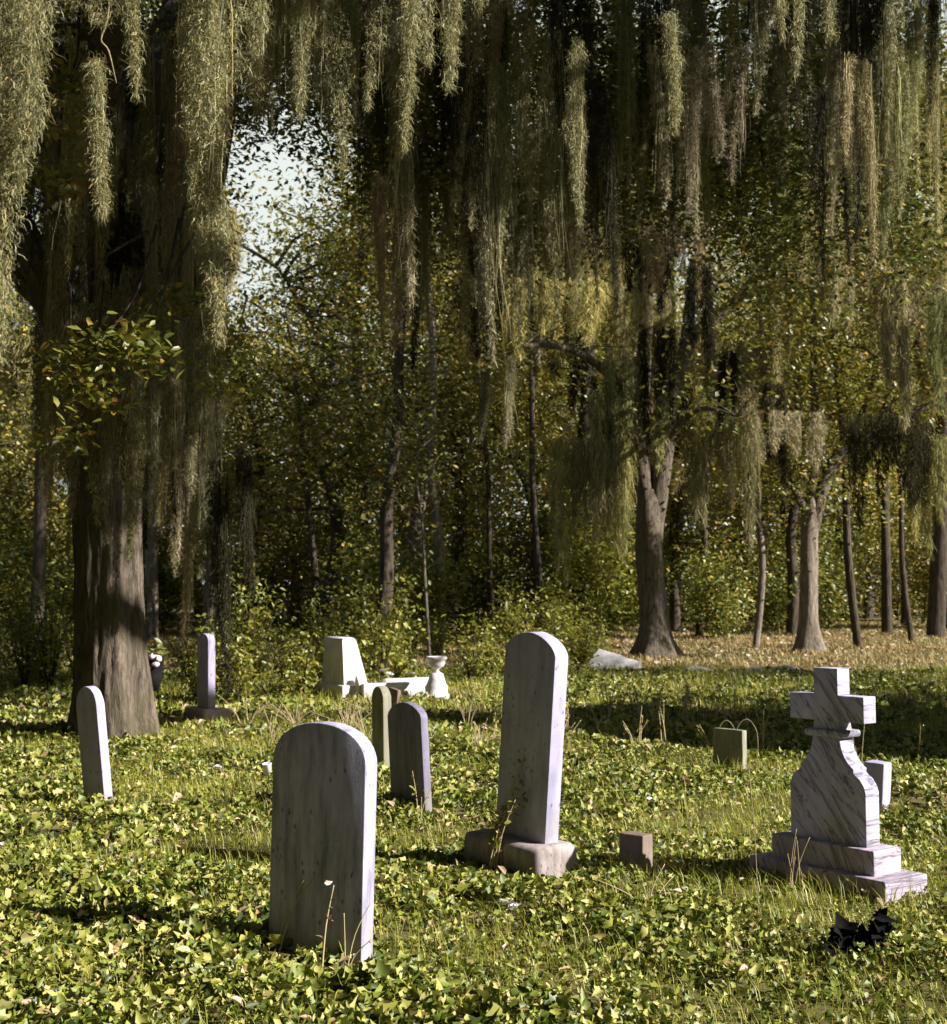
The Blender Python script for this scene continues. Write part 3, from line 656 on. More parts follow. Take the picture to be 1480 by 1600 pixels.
# trees of the clearing
def clearing_oak(name, label, px, py, trunk, limbs, mat, crown_pts, seed, leaf='yellow_leaf', nleaf=9000, mossy=True):
    g = ground(px, py); o = np.array([g[0], g[1], 0.]); rg = np.random.default_rng(seed)
    root = tree_root(name, label, o); Yd = g[1]
    W = lambda pts: [at(a, b, Yd + (c[0] if c else 0)) - o for a, b, *c in pts]
    tp, tr = trunk
    def fl(ang, z, k):
        f = max(0, 1 - z / .9); return 1 + .05 * np.sin(ang * 3 + 1) + .5 * f ** 2.2 * (1 + .35 * np.sin(ang * 5))
    P = W(tp); P[0] = P[0] * [1, 1, 0] + [0, 0, -.1]
    geo_obj('trunk', [tube(P, tr, 26, .035, rg, fl, 7)], mat, root, True)
    an = []
    for pts, rr in limbs:
        Q = W(pts); Qa = np.array(Q); an += [Qa[k] * (1 - f) + Qa[k + 1] * f for k in range(1 if len(Q) > 5 else 0, len(Q) - 1) for f in (.3, .65, 1)]
        b, tips = branchlets(Qa[2:] if len(Qa) > 5 else Qa[1:], 5, 1.2, .02, rg, .1); an += list(tips)
        geo_obj('limb', [tube(Q, rr, 12, .05, rg)] + b, M['bark_oak'], root, True)
    C = np.array(W(crown_pts)); geo_obj('crown', [leafcloud(C, nleaf, .75, .13, rg, 'quad', .3, .5), leafcloud(np.array(an), nleaf // 3, .6, .12, rg)], M[leaf], root)
    return root, o, np.array(an)
T1, o1, an1 = clearing_oak('oak_tree', 'forked oak with a thick straight trunk and long moss, middle of the clearing', 1025, 1026,
    ([(1025, 1026), (1022, 985), (1018, 920), (1014, 850), (1016, 800), (1020, 765)], [.36, .30, .275, .27, .27, .16]),
    [([(1014, 850), (1008, 780), (1000, 700), (1004, 600), (1010, 480), (1008, 380), (1010, 250)], [.16, .2, .19, .16, .13, .1, .05]),
     ([(1018, 860), (1028, 780), (1040, 700), (1050, 620), (1080, 530), (1150, 470), (1215, 395, -1), (1290, 330, -2)], [.14, .2, .18, .17, .14, .11, .08, .04]),
     ([(1070, 540), (1085, 430, 1), (1120, 300, 2), (1160, 180, 2)], [.12, .1, .07, .03]),
     ([(1012, 640), (960, 590, -1), (890, 545, -2), (820, 540, -3)], [.12, .1, .07, .03]),
     ([(1040, 690), (1090, 640, -2), (1150, 650, -4)], [.07, .05, .02])],
    M['bark_oak'], [(1000, 150), (1100, 120), (1200, 150), (900, 200), (1060, 300, 2), (850, 300), (950, 420, 2), (1180, 470, -2), (1230, 500, -2), (1140, 380), (1250, 430, -3), (1040, 60), (820, 120), (1160, 40)], 31, 'yellow_leaf', 9000)
T2, o2, an2 = clearing_oak('oak_tree', 'slimmer pale-barked oak forking low, right side of the clearing', 1266, 1019,
    ([(1266, 1019), (1264, 975), (1264, 910), (1264, 850), (1266, 800), (1270, 775)], [.26, .205, .185, .18, .18, .10]),
    [([(1264, 860), (1266, 790), (1273, 740), (1276, 690), (1272, 600), (1270, 450), (1262, 300)], [.08, .12, .11, .10, .08, .06, .03]),
     ([(1266, 860), (1276, 795), (1292, 745), (1320, 700), (1370, 675), (1430, 645), (1500, 615), (1580, 580)], [.10, .15, .14, .13, .11, .1, .08, .05]),
     ([(1258, 800), (1245, 770), (1232, 740, 1), (1215, 690, 1), (1225, 600, 2)], [.09, .08, .06, .05, .02]),
     ([(1370, 676), (1400, 600), (1440, 520), (1470, 400)], [.1, .08, .06, .03]),
     ([(1330, 690), (1370, 560, 1), (1310, 540, 1), (1250, 530)], [.07, .05, .03, .015])],
    M['bark_grey'], [(1330, 600), (1290, 590), (1380, 620), (1430, 420), (1470, 480), (1400, 470), (1480, 380), (1380, 380), (1450, 560), (1500, 520), (1340, 500, 1), (1420, 300, 2), (1500, 300), (1350, 200, 2), (1440, 120, 2), (1290, 220), (1500, 60), (1290, 90)], 33, 'yellow_leaf', 12000)

# slim individual trunks in front of the woods
slim = [(595, 985, 560, .22, 'dark crooked trunk rising left of the white monument', 'bark_dark', 6), (688, 980, 400, .16, 'slim trunk with a sunlit lower half behind the urn', 'bark_grey', -4),
        (895, 1000, 500, .34, 'thick black trunk half covered by moss, left of the forked oak', 'bark_dark', 8), (1344, 1000, 400, .12, 'thin dark leaning trunk right of the pale oak', 'bark_dark', -10),
        (1425, 992, 500, .09, 'thin straight trunk near the right edge of the clearing', 'bark_dark', -8), (1092, 998, 450, .13, 'dark slim trunk between the forked oak and the pale oak', 'bark_dark', 5),
        (848, 985, 420, .10, 'thin trunk standing directly behind the tall headstone', 'bark_dark', -5), (772, 985, 520, .09, 'thin trunk a little left of the tall headstone', 'bark_dark', -6),
        (1462, 985, 380, .30, 'stout shaded trunk at the right edge of the picture', 'bark_dark', 6), (1180, 985, 450, .10, 'slim trunk between the two clearing oaks, nearest the pale oak', 'bark_grey', 3),
        (500, 985, 730, .13, 'dark trunk behind the white monument', 'bark_dark', -8), (325, 985, 730, .22, 'trunk hidden behind the hanging moss right of the live oak', 'bark_grey', 4),
        (55, 985, 300, .20, 'shaded trunk at the left edge behind the live oak', 'bark_dark', 5)]
for k, (px, py, top, r, lab, mt, lean) in enumerate(slim):
    rg = np.random.default_rng(60 + k); Yd = 31 + (k * 2.7) % 8; g = at(px, py, Yd); o = np.array([g[0], Yd, 0.])
    root = tree_root('slim_tree', lab, o); zt = at(px, top - 250, Yd)[2]; K = 6
    r *= .72; P = [np.array([lean * 2.0 * (q / K) * .05 + rg.normal() * .045 * (q > 0), rg.normal() * .05, -.1 + zt * q / K]) for q in range(K + 1)]
    b, tips = branchlets(np.array(P[2:]), 14, 1.6, r * .18, rg, .2)
    geo_obj('trunk', [tube(P, [r * (1.15 - .75 * q / K) for q in range(K + 1)], 10, .06, rg)] + b, M[mt], root, True)
    geo_obj('crown', [leafcloud(tips, 2200, .5, .13, rg)], M['bg_leaf'], root)
# pale young sapling
g = at(655, 985, 27.0); o = np.array([g[0], 27., 0.]); rg = np.random.default_rng(99); root = tree_root('sapling', 'pale bare sapling with fine upward twigs behind the white grave', o)
P = [at(a, b, 27.) - o for a, b in ((672, 985), (664, 900), (660, 820), (650, 740), (655, 690), (648, 640))]; P[0][2] = -.05
parts = [tube(P, [.035, .03, .025, .02, .014, .008], 8, .03, rg)]
for q in range(26):
    f = rg.uniform(1.0, 5); i_ = int(min(f, 4)); a = P[i_] * (1 - (f - i_)) + P[i_ + 1] * (f - i_); sx = rg.choice([-1, 1]); L = rg.uniform(.35, .8)
    parts.append(tube([a, a + [sx * L * .5, rg.normal() * .1, L * .45], a + [sx * L * .8, rg.normal() * .2, L * 1.0]], [.012, .008, .004], 4, 0, rg, sub=2))
geo_obj('trunk', parts, M['bark_grey'], root, True)
geo_obj('crown', [leafcloud(np.array([p for p in P[3:]]), 260, .35, .10, rg)], M['weed_leaf'], root)

# woodland trees behind, four kinds, copied
def wood_tree(seed, H, spread, nleaf, leaf, bark, dense):
    rg = np.random.default_rng(seed); root = empty('woodland_tree', (0, 0, 0)); K = 7
    P = [np.array([rg.normal() * .10 * q * .5, rg.normal() * .18 * q * .5, -.2 + H * q / K]) for q in range(K + 1)]
    br, tips = [], []
    for q in range(26):
        h = rg.uniform(.34, 1); k = min(int(h * K), K - 1); a = P[k] + (P[k + 1] - P[k]) * (h * K - k); an = rg.uniform(0, 6.28); L = spread * (1.15 - .55 * h) * rg.uniform(.5, 1.1)
        d = np.array([math.cos(an), math.sin(an), rg.uniform(.0, .7)]); Q = [a, a + d * L * .5 + rg.normal(size=3) * .15, a + d * L + [0, 0, -.15 * L]]
        br.append(tube(Q, [.05, .035, .012], 5, .04, rg, sub=2)); tips += [Q[1], Q[2], Q[1] * .5 + Q[2] * .5]
    geo_obj('trunk', [tube(P, [.17 * (1.1 - .9 * q / K) for q in range(K + 1)], 8, .06, rg)] + br, M[bark], root, True)
    geo_obj('crown', [leafcloud(np.array(tips), int(nleaf * 1.3), dense, .14, rg, 'quad', .25, .7)], M[leaf], root)
    return root
kinds = [wood_tree(101, 11, 2.6, 7500, 'bg_leaf', 'bark_dark', .55), wood_tree(102, 13, 2.1, 7000, 'bg_leaf', 'bark_grey', .5), wood_tree(103, 9, 3.0, 8000, 'yellow_leaf', 'bark_dark', .6), wood_tree(104, 15, 2.8, 9500, 'bg_leaf', 'bark_dark', .6)]
KL = ['dense broad tree', 'narrow grey-trunked tree', 'low spreading yellowish tree', 'tall dark tree']
rg = np.random.default_rng(7); used = [0] * 4
for row, (Y0, n) in enumerate(((37, 17), (44, 19), (53, 22))):
    for q in range(n):
        x = (-.40 + .80 * (q + rg.uniform(-.35, .35)) / (n - 1)) * Y0 * 1.08; y = Y0 + rg.uniform(-3, 3) + (max(0, x) * .35 if row < 2 else 0); px = 740 + F * x / y
        k = int(rg.integers(4)); sc = rg.uniform(.8, 1.25)
        if 330 < px < 560: sc = (.92, .78, 1.1, .68)[k] * rg.uniform(.9, 1.05)
        elif px < 130 or px > 1380: sc *= .78
        o = kinds[k] if not used[k] else copy_tree(kinds[k]); used[k] += 1
        o.location = (x, y, 0); o.rotation_euler = (0, 0, rg.uniform(0, 6.28)); o.scale = (sc, sc, sc * rg.uniform(.9, 1.15))
        t_ = KL[k] + (' fronting the woods ', ' inside the woods ', ' deep in the woods ')[row] + where(px); tag(o, t_, 'tree', t_)
# understorey shrubs and weeds
def bush(seed, H, Wd, n, leaf, size, name, stems=9):
    rg = np.random.default_rng(seed); root = empty(name, (0, 0, 0)); st, tips = [], []
    for q in range(stems):
        a = rg.uniform(0, 6.28); L = H * rg.uniform(.6, 1.05); r_ = Wd * rg.uniform(.2, 1)
        Q = [np.array([0, 0, -.05]), np.array([math.cos(a) * r_ * .4, math.sin(a) * r_ * .4, L * .5]), np.array([math.cos(a) * r_, math.sin(a) * r_, L])]
        st.append(tube(Q, [.018, .012, .004], 4, .04, rg, sub=3)); tips += [Q[1] * (1 - f) + Q[2] * f for f in (0, .35, .7, 1)] + [Q[1] * .6]
    geo_obj('stem', st, M['bark_dark'], root, True); geo_obj('foliage', [leafcloud(np.array(tips), n, H * .13, size, rg, 'oval', .3, .9)], M[leaf], root)
    return root
bk = [bush(201, 3.2, 1.6, 5200, 'shrub_leaf', .14, 'woodland_shrub'), bush(202, 2.2, 1.5, 4200, 'shrub_leaf', .12, 'woodland_shrub'), bush(203, 4.5, 1.6, 5200, 'bg_leaf', .15, 'woodland_shrub')]
BL = ['broad leafy shrub', 'low rounded shrub', 'tall loose shrub']
used = [0] * 3; rg = np.random.default_rng(17)
for row, (Y0, n) in enumerate(((34, 9), (38, 14), (44, 18), (52, 22))):
    for q in range(n):
        x = (-.42 + .84 * (q + rg.uniform(-.4, .4)) / (n - 1)) * Y0; y = Y0 + rg.uniform(-1.3, 1.3) + (max(0, x) * .3); px = 740 + F * x / y
        if row == 0 and px > 1290: continue
        k = int(rg.integers(3)); o = bk[k] if not used[k] else copy_tree(bk[k]); used[k] += 1; sc = rg.uniform(.7, 1.25)
        o.location = (x, y, 0); o.rotation_euler = (0, 0, rg.uniform(0, 6.28)); o.scale = (sc,) * 3; t_ = BL[k].split(' at the')[0].split(' filling')[0] + (' fronting the woods ' if row < 2 else ' inside the woods ') + where(px); tag(o, t_, 'shrub', t_)
# bright weeds between the graves and the woods
wk = [bush(301, .75, .45, 520, 'weed_leaf', .075, 'leafy_weed', 12), bush(302, 1.15, .40, 560, 'weed_leaf', .08, 'leafy_weed', 10), bush(303, .5, .5, 420, 'weed_leaf', .07, 'leafy_weed', 12)]
WL = ['bushy knee-high weed', 'tall leafy weed', 'low spreading weed']
used = [0] * 3; rg = np.random.default_rng(19); spots = []
for (x0, x1, y0, y1, n) in ((-10, -5.2, 16.5, 24, 26), (-4.6, 2.2, 20.5, 26.5, 40), (-3.4, -2.1, 16.9, 19.5, 7), (1.2, 3.2, 24, 26.5, 5), (-2.9, 2.6, 26.5, 31, 26)):
    for _ in range(n): spots.append((rg.uniform(x0, x1), rg.uniform(y0, y1)))
for x, y in spots:
    k = int(rg.integers(3)); o = wk[k] if not used[k] else copy_tree(wk[k]); used[k] += 1; sc = rg.uniform(.45, 1.15)
    o.location = (x, y, 0); o.rotation_euler = (0, 0, rg.uniform(0, 6.28)); o.scale = (sc, sc, sc * rg.uniform(.8, 1.3)); t_ = WL[k].split(' behind')[0] + (' near the graves ' if y < 20.5 else ' beyond the white monument ' if y < 26.5 else ' at the foot of the woods ') + where(740 + F * x / y); tag(o, t_, 'weed', t_)
# far-off woods closing the view
rg = np.random.default_rng(23); C = []
for q in range(900):
    x = rg.uniform(-34, 34); y = rg.uniform(66, 80); px = 740 + F * x / y
    top = 17 if not (300 < px < 560) else 15.5
    C.append((x, y, rg.uniform(.3, top * rg.uniform(.75, 1.1))))
tag(geo_obj('distant_woods', [leafcloud(np.array(C), 70000, 1.1, .42, rg, 'quad', .25, .9)], M['bg_leaf'], None), 'far-off wall of woodland foliage closing the view behind the trees', 'woods', kind='stuff')

# evergreen off to the right whose shadow crosses the lawn, and the edge of the woods there
CE = tree_root('cedar_tree', 'conical evergreen just beyond the right edge, shading the lawn', (9.9, 12.6, 0)); rg = np.random.default_rng(41)
geo_obj('trunk', [tube([(0, 0, -.1), (0, 0, 2.5), (.05, 0, 5), (0, 0, 7.6)], [.22, .17, .1, .02], 12, .05, rg)], M['bark_dark'], CE, True)
n = 190000; u = rg.uniform(0, 1, n) ** 1.3; rr = 4.2 * (1 - u) ** .8 * np.sqrt(rg.uniform(0, 1, n)) + .05; a = rg.uniform(0, 6.28, n)
geo_obj('crown', [leaves(np.stack([rr * np.cos(a), rr * np.sin(a),   .3 + u * 6.5], 1), rg.uniform(.12, .24, n), .3, 'quad', .3, rg)], M['oak_leaf'], CE)
for k, (x, y, h_) in enumerate(((19, 17.5, 14),)):
    o = copy_tree(kinds[1]); o.location = (x, y, 0); o.scale = (1, 1, h_ / 13); tag(o, 'slim tree beyond the right edge whose shadow stripes the clearing', 'tree')
    o['group'] = ''; del o['group']

# unseen oak added to shade the moss; crown cut so sun reaches the lawn
OR = tree_root('added_shade_oak', 'unseen oak added beyond the right edge, its high crown shaped to dapple the moss', (12.8, 13.0, 0)); rg = np.random.default_rng(43)
geo_obj('trunk', [tube([(0, 0, -.1), (.1, 0, 4), (-1.3, -1.3, 8), (-3.2, -5.6, 11.5)], [.38, .3, .24, .1], 12, .05, rg)], M['bark_dark'], OR, True)
C = []
while len(C) < 90:
    x, y, z = rg.uniform(4.2, 12.5), rg.uniform(-3, 14), rg.uniform(6.2, 14.5)
    if z < .622 * x + (5.5 if y < 7.5 else 4.5) or (x < .337 * y + .9 and z < 1.6 + .415 * y + .9): continue
    C.append((x - 12.8, y - 13.0, z))
C = np.array(C)
geo_obj('crown', [leafcloud(C, 80000, .45, .13, rg, 'quad', .3, .7)], M['bg_leaf'], OR)
# unseen oak added behind the camera: canopy overhead blocks sky light
OB2 = tree_root('added_shade_oak', 'unseen oak added behind the camera, its overhead canopy cutting the sky light', (-4.0, -5.0, 0)); rg = np.random.default_rng(44)
geo_obj('trunk', [tube([(0, 0, -.1), (.1, 0, 3), (.3, .3, 6), (.2, .6, 8)], [.5, .4, .34, .2], 12, .05, rg)] + [tube([(.3, .3, 5), (a_ * .5, b_ * .5, 7.2), (a_, b_, 7.8)], [.2, .14, .06], 8, .05, rg) for a_, b_ in ((6, 8), (1, 11), (-4, 9), (8, 2), (-6, 1))], M['bark_dark'], OB2, True)
C = []
while len(C) < 640:
    x, y, z = rg.uniform(-20, 8), rg.uniform(-20, 10.5), rg.uniform(6.9, 9.8)
    if z < 1.6 + .415 * y + 1.1 or (x > 3 and y > -3.5): continue
    C.append((x + 4, y + 5, z))
geo_obj('crown', [leafcloud(np.array(C), 190000, .9, .22, rg, 'quad', .5, .4)], M['oak_leaf'], OB2)
rg = np.random.default_rng(45); C = []  # unseen tree belt behind and beside the camera, added to lower ambient light
while len(C) < 900:
    a_ = rg.uniform(0, 6.28); r_ = rg.uniform(20, 32); x, y = r_ * math.cos(a_), r_ * math.sin(a_) + 3
    if y > 14 or (x > 3 and abs(y - 3 + x * .2) < 14 and False): continue
    if abs(x) < .5 * y + 2 and y > 0: continue
    top = 15 if x < 8 else 9.0
    C.append((x, y, rg.uniform(.3, top)))
C2 = np.array([(rg.uniform(-15, -8.5) - max(0, yy - 16) * .25, yy, rg.uniform(.2, 9)) for yy in rg.uniform(3, 27, 420)])  # thicket added out of view at left to block sky light
tag(geo_obj('surrounding_shade_woods', [leafcloud(np.array(C), 110000, 1.3, .5, rg, 'quad', .25, .9), leafcloud(C2, 60000, .8, .26, rg, 'quad', .25, .9)], M['oak_leaf'], None), 'unseen woods round the graveyard behind and beside the camera, added to cut ambient light', 'woods', kind='stuff')

# ------------------------------------------------------------------ SPANISH MOSS
rg = np.random.default_rng(77)
def hang_near(px, tip, Yd, wpx, n, tails=1, label=None, spread=0, top_py=-90, wid=.0030, seg=.0095, curl=.9, steps=5):
    T = at(px, top_py, Yd); B = at(px, tip, Yd); L = T[2] - B[2]; rr = wpx / F * Yd / 2
    geo = moss_geo(L, rr * .8, int(n * 1.6), tails, spread / F * Yd / 2, seg, steps, wid, curl, rg, .55, .6, 170)
    o = link('spanish_moss', np_mesh('moss', *geo), M['moss_near'], None, (T[0], Yd, T[2]))
    return tag(o, label, 'spanish moss')
hang_near(8, 560, 4.1, 120, 6500, 3, 'broad pale moss curtain hanging down the left edge, close to the camera', 60)
hang_near(338, 530, 4.6, 88, 4200, 1, 'longest pale moss strand close to the camera, right of the oak trunk', wid=.0034)
hang_near(322, 300, 4.7, 100, 3000, 2, 'shorter ragged moss clump beside the longest pale strand', 50)
hang_near(157, 335, 5.0, 52, 1500, 1, 'slender club-shaped moss clump hanging left of the longest strand', top_py=90)
hang_near(214, 150, 5.0, 36, 700, 1, 'short thin moss tassel at the top, between the club-shaped clump and longest strand')
hang_near(60, 130, 4.6, 200, 3500, 4, 'wide tangled moss clump filling the top left corner', 200)
hang_near(405, 155, 5.4, 50, 1100, 1, 'short narrow moss tassel right of the longest strand')
hang_near(465, 185, 7.0, 60, 1500, 1, 'rounded grey moss tassel hanging above the sky gap')
hang_near(634, 235, 5.2, 36, 1300, 1, 'thin pointed moss tassel at the top centre, longer than its right neighbour')
hang_near(722, 138, 5.0, 64, 1700, 2, 'short double moss tassel right of the thin pointed tassel', 50)
hang_near(690, 105, 5.6, 60, 1300, 2, 'short wispy moss tassel between the two centre tassels', 50)
hang_near(1048, 205, 6.5, 44, 1400, 1, 'yellowish narrow moss tassel against dark canopy, upper right centre', top_py=20)
hang_near(552, 265, 8.0, 80, 2200, 2, 'grey-green moss clump hanging right of the sky gap', 60, wid=.0036)
hang_near(1245, 115, 5.6, 30, 500, 1, 'thin curling moss wisp at the top right')
hang_near(1296, 60, 5.4, 34, 450, 1, 'short curling moss wisp nearest the top right corner')
hang_near(1222, 60, 5.8, 30, 450, 1, 'tiny moss wisp left of the thin curling wisp')
hang_near(905, 350, 9.0, 46, 1700, 1, 'long narrow moss tassel hanging dark over the centre canopy', top_py=60, wid=.004)
# club clump's supporting vine twig
V, fl = tube([at(172, -30, 5.0), at(168, 30, 5.0), at(158, 62, 5.0), at(170, 80, 5.0), at(182, 130, 5.0)], [.004, .004, .003, .003, .0015], 6, .05, rg); tag(link('bare_twig', np_mesh('twig', V, fl, True), M['twig']), 'crooked orange-brown twig hanging at the top left', 'twig')

# shared mid-distance drapes
def drape_mesh(L, Rm, n, tails, spread, seed, wid=.0055, seg=.02, steps=4, curl=.55, k=1.9):
    return np_mesh('drape', *moss_geo(L, Rm, int(n * k), tails, spread, seg, steps, wid, curl, np.random.default_rng(seed), .6, .5, 34))
mid = [drape_mesh(2.6, .060, 3300, 4, .17, 1), drape_mesh(2.6, .06, 2100, 2, .07, 2), drape_mesh(2.6, .065, 4200, 6, .28, 3), drape_mesh(2.6, .065, 1500, 1, 0, 4), drape_mesh(2.6, .055, 3600, 5, .22, 5), drape_mesh(2.6, .06, 2500, 3, .12, 6)]
env_x = [-150, 0, 60, 110, 200, 290, 340, 380, 500, 560, 640, 760, 850, 950, 1050, 1150, 1250, 1350, 1420, 1500, 1650]
env_y = [500, 420, 480, 820, 880, 840, 620, 235, 265, 560, 560, 540, 500, 520, 440, 400, 430, 400, 370, 360, 360]
KD = ['four-tailed', 'two-tailed', 'broad ragged', 'single slender', 'wide thin', 'three-tailed']
def drape(o_mesh, P, L, sc, mat, label, group):
    o = link('spanish_moss', o_mesh, mat, None, P); o.scale = (sc, sc, L / 2.6); o.rotation_euler = (0, 0, rg.uniform(-.6, .6) + (math.pi if rg.uniform() < .5 else 0))
    return tag(o, label, 'spanish moss', group)
n = 160
sunray = lambda d, x0, y0: (y0 - .325 * d)
for q in range(n):
    px = -130 + 1740 * ((q * .618034) % 1); Yd = 10 + 7 * rg.uniform() ** .6; e = np.interp(px, env_x, env_y)
    tip = e * rg.uniform(.35, 1.03) if rg.uniform() < .75 else e * rg.uniform(.85, 1.05)
    if 318 < px < 585 and tip > 225: tip = rg.uniform(100, 215)
    B = at(px, tip, Yd); L = rg.uniform(1.5, 3.2)
    if 1085 < px < 1235 and tip > 360: tip = rg.uniform(180, 350); B = at(px, tip, Yd)
    d_ = B[0] + 3.6
    if abs(Yd - (14.2 - .325 * d_)) < .9 and B[2] < .622 * d_ + 2.6 and B[2] + L > .622 * d_: continue      # where the sun reaches the oak trunk
    d_ = B[0] + 2.9
    if abs(Yd - (15.3 - .325 * d_)) < .8 and B[2] < .622 * d_ + 1.2 and B[2] + L > .622 * d_: continue      # and the thin headstone
    k = int(rg.integers(6)); t_ = f'{KD[k]} moss drape {reach(tip)} {where(px)}'
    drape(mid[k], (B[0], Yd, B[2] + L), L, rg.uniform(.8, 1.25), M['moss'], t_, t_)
for q in range(11):
    px = 345 + 17 * q; Yd = rg.uniform(11, 15); tip = rg.uniform(150, 235); B = at(px, tip, Yd); k = (0, 2, 4, 5)[q % 4]; t_ = f'{KD[k]} moss drape hanging just over the bright sky gap'
    drape(mid[k], (B[0], Yd, B[2] + 1.8), 1.8, rg.uniform(.9, 1.2), M['moss'], t_, t_)
# the dark mass wrapped round the big oak
for q in range(50):
    px = rg.uniform(75, 330); Yd = rg.uniform(12.6, 15.3); tip = (rg.uniform(330, 880) if q % 3 else rg.uniform(720, 900)) if px < 250 else rg.uniform(330, 800); B = at(px, tip, Yd); L = rg.uniform(1.5, 2.8)
    k = int(rg.integers(6)); t_ = f'dark {KD[k]} moss drape {reach(tip)} ' + ('left of' if px < 165 else 'right of' if px > 240 else 'in front of') + ' the big oak trunk'
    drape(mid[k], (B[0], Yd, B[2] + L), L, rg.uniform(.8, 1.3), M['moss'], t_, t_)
for (px, tip, Yd, L, k, sc, lab) in ((345, 1085, 13.2, 2.2, 3, 1.35, 'long grey moss column reaching down beside the thin headstone'), (385, 930, 13.0, 1.4, 3, 1.0, 'sunlit moss tail right of the long grey column'), (292, 1000, 13.3, 1.3, 3, .7, 'thin moss tail left of the long grey column'), (325, 900, 13.6, 2.0, 1, 1.0, 'grey moss clump above the thin headstone'),
        (630, 470, 11.0, 2.6, 3, 1.2, 'long olive moss column hanging right of centre-left canopy'), (775, 545, 12.0, 2.4, 3, .7, 'very thin long moss tail near the top centre'), (790, 420, 11.5, 1.7, 5, .9, 'sunlit moss column in the centre, above the tall headstone'), (955, 480, 13, 2.1, 3, 1.1, 'pale sunlit moss tail right of the centre column'),
        (895, 270, 12, 1.3, 1, 1.1, 'sunlit tan moss bunch at the upper centre'), (1120, 330, 13, 1.6, 4, 1.0, 'broad sunlit moss drape at the upper right centre'), (1280, 430, 14, 1.9, 5, 1.0, 'grey hanging moss column over the pale oak'), (795, 700, 15, 1.0, 3, .8, 'yellowish moss tail dangling above the tall headstone'), (756, 690, 16, .8, 3, .7, 'small grey moss tail left of the yellowish one')):
    B = at(px, tip, Yd); drape(mid[k], (B[0], Yd, B[2] + L), L, sc, M['moss'], lab, None)
# moss on the clearing oaks and the woods: fewer, broader strands
far = [drape_mesh(2.6, .26, 1900, 4, .55, 11, .018, .07, 4, .4), drape_mesh(2.6, .2, 1300, 2, .22, 12, .018, .07, 4, .4), drape_mesh(2.6, .3, 2400, 6, .9, 13, .018, .07, 4, .4)]
def far_drape(px, tip, Yd, L, sc, label, group=None):
    B = at(px, tip, Yd); return drape(far[int(rg.integers(3))], (B[0], Yd, B[2] + L), L, sc, M['moss_far'], label, group)
for q in range(55):
    px = 820 + 700 * ((q * .618034) % 1); tip = rg.uniform(260, 720) if px > 930 else rg.uniform(420, 760)
    if 1236 < px < 1365 and tip > 560: tip = rg.uniform(380, 560)
    if 1060 < px < 1240 and 400 < tip: tip = rg.uniform(560, 760) if q % 2 else rg.uniform(240, 380)
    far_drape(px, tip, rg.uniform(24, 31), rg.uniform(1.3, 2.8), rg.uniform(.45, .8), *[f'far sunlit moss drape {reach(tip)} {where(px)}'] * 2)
for (px, tip, L) in ((940, 900, 2.6), (965, 860, 2.6), (915, 880, 2.4), (1000, 760, 1.8), (1120, 850, 2.6), (1105, 760, 1.6), (985, 720, 2), (955, 800, 2.6), (1372, 760, 1.4), (1400, 820, 2), (1440, 840, 2), (1475, 860, 2.2), (1215, 740, 1.2)):
    far_drape(px, tip, 26.5, L, rg.uniform(.5, .75), *['long pale low moss curtain ' + ('left of the forked oak' if px < 1000 else 'on the forked oak' if px < 1180 else 'right of the pale oak')] * 2)
for q in range(45):
    px = rg.uniform(-60, 1540); 
    if 340 < px < 520: continue
    tip = rg.uniform(400, 780) if not 1236 < px < 1365 else rg.uniform(300, 560); t_ = f'distant moss drape {reach(tip)} {where(px)}'
    far_drape(px, tip, rg.uniform(30, 38), rg.uniform(1.8, 3.6), rg.uniform(.8, 1.4), t_, t_)

# ------------------------------------------------------------------ dry weeds and stems
def weed(label, px, py, top, leanpx, Yoff=0, n=5, leafn=0, name='dry_weed', mat='dry', seed=0, r=.0022, ctl=.0, lm='dead_leaf', lsz=.03, fan=.3, cat='weed'):
    g = ground(px, py); Yd = g[1] + Yoff; rg = np.random.default_rng(500 + seed); root = empty(name, (g[0], Yd, 0)); tag(root, label, cat)
    r *= 1.5; H = at(px, top, Yd)[2]; lx = leanpx / F * Yd; stems, P = [], []
    for q in range(n):
        h = H * (1 if q == 0 else rg.uniform(.45, .95)); dx = lx * h / H + (0 if q == 0 else rg.normal() * fan * h); dy = rg.normal() * fan * .4 * h
        b = np.array([rg.normal() * .02 * (q > 0), rg.normal() * .02, -.02]); mid_ = b + np.array([dx * .35, dy * .3, h * .55]); t = b + np.array([dx, dy, h])
        if ctl: t[2] -= ctl * abs(dx)
        stems.append(tube([b, mid_, t], [r, r * .8, r * .45], 5, .02, rg, sub=4)); P += [mid_ * (1 - f) + t * f for f in np.linspace(-.3, 1, 8)]
    geo_obj('stem', stems, M[mat], root, True)
    if leafn: geo_obj('foliage', [leafcloud(np.array(P), leafn, .018, lsz, rg, 'oval', .2, 1)], M[lm], root)
    return root
weed('thin dry grass stems bent across the face of the front headstone, left group', 440, 1478, 1335, 78, -.12, 4, 0, seed=1)
weed('dry seed stalk with a withered dark head in front of the front headstone', 508, 1500, 1375, 18, -.12, 1, 8, seed=2, r=.003, lm='dead_leaf')
weed('dry curved stem at the right of the front headstone face', 545, 1503, 1400, 38, -.1, 3, 4, seed=3)
weed('tall leafy dead weed in front of the tall headstone', 768, 1362, 1188, 48, -.05, 6, 110, seed=4, r=.003, lsz=.034, fan=.12, lm='weed_leaf')
weed('shorter dead weed at the left corner of the tall stone base', 785, 1362, 1230, -30, -.05, 4, 60, seed=5, r=.003, fan=.1, lsz=.032, lm='weed_leaf')
weed('weed sprig growing against the dark faced headstone', 655, 1285, 1200, -10, -.1, 3, 16, seed=6, lm='weed_leaf')
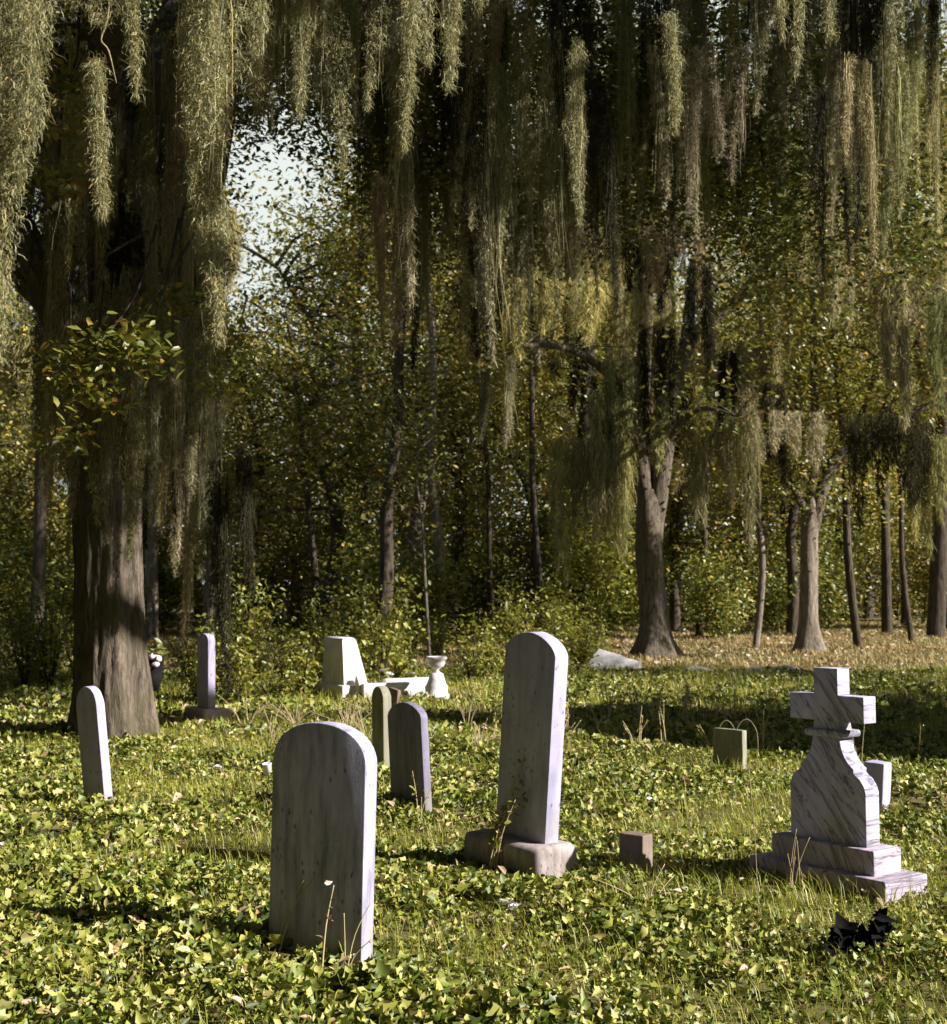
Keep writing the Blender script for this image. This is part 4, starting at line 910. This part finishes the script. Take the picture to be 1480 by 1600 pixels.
weed('upright grass stems in front of the cross monument base', 1235, 1400, 1290, 12, 0, 8, 0, seed=7, fan=.16, mat='twig')
weed('golden dry stalk rising at the right edge beyond the cross', 1436, 1200, 1132, 8, 0, 1, 30, seed=8, r=.005, lsz=.035, lm='grass')
weed('very tall hair-thin stem left of the cross monument', 1186, 1450, 1190, -14, 0, 1, 0, seed=9, r=.0014, mat='twig')
weed('fan of pale dry grass between the footstone and the cross', 1010, 1420, 1345, 30, 0, 5, 0, seed=10, fan=.8)
weed('wiry dry weed behind the cross arm at right', 1345, 1240, 1110, 8, 0, 3, 6, seed=11, fan=.1)
for q in range(34):
    px = rg.uniform(740, 1200); py = rg.uniform(1120, 1175); r0 = ['slender weed stem', 'leafy green weed stem'][q % 2]
    o = weed(r0 + ' among those edging the shaded band of lawn', px, py, py - rg.uniform(30, 85), rg.uniform(-20, 20), 0, 3, 26 if q % 2 else 8, seed=30 + q, r=.004, lm='weed_leaf', lsz=.045, fan=.2); o['group'] = r0 + 's edging the shaded lawn'
for q in range(16):
    px = rg.uniform(380, 760); py = rg.uniform(1125, 1180); o = weed('pale dry grass clump behind the front headstone', px, py, py - rg.uniform(30, 70), rg.uniform(-25, 25), 0, 9, 0, seed=80 + q, r=.003, fan=.5); o['group'] = 'dry grass clumps behind the front headstone'
# dry grass blades arching over the dark marker
g = ground(1150, 1196); WR = empty('bent_grass', (g[0], g[1] + .02, 0)); tag(WR, 'thin bent dry grass blades over the dark square marker', 'wire')
for (x0, x1, zt) in ((1124, 1150, 1126), (1152, 1184, 1124)):
    p0 = at(x0, 1142, g[1]); p1 = at(x1, 1146, g[1]); m_ = at((x0 + x1) / 2, zt, g[1]); o_ = np.array([g[0], g[1], 0])
    b0 = p0.copy(); b0[2] = 0; b1 = p1.copy(); b1[2] = 0
    V, fl = tube([b0 - o_, p0 - o_, m_ - o_, p1 - o_, b1 - o_], [.0018] * 5, 6, 0, rg, sub=6); link('bent_blade', np_mesh('bent_blade', V, fl, True), M['dry'], WR)
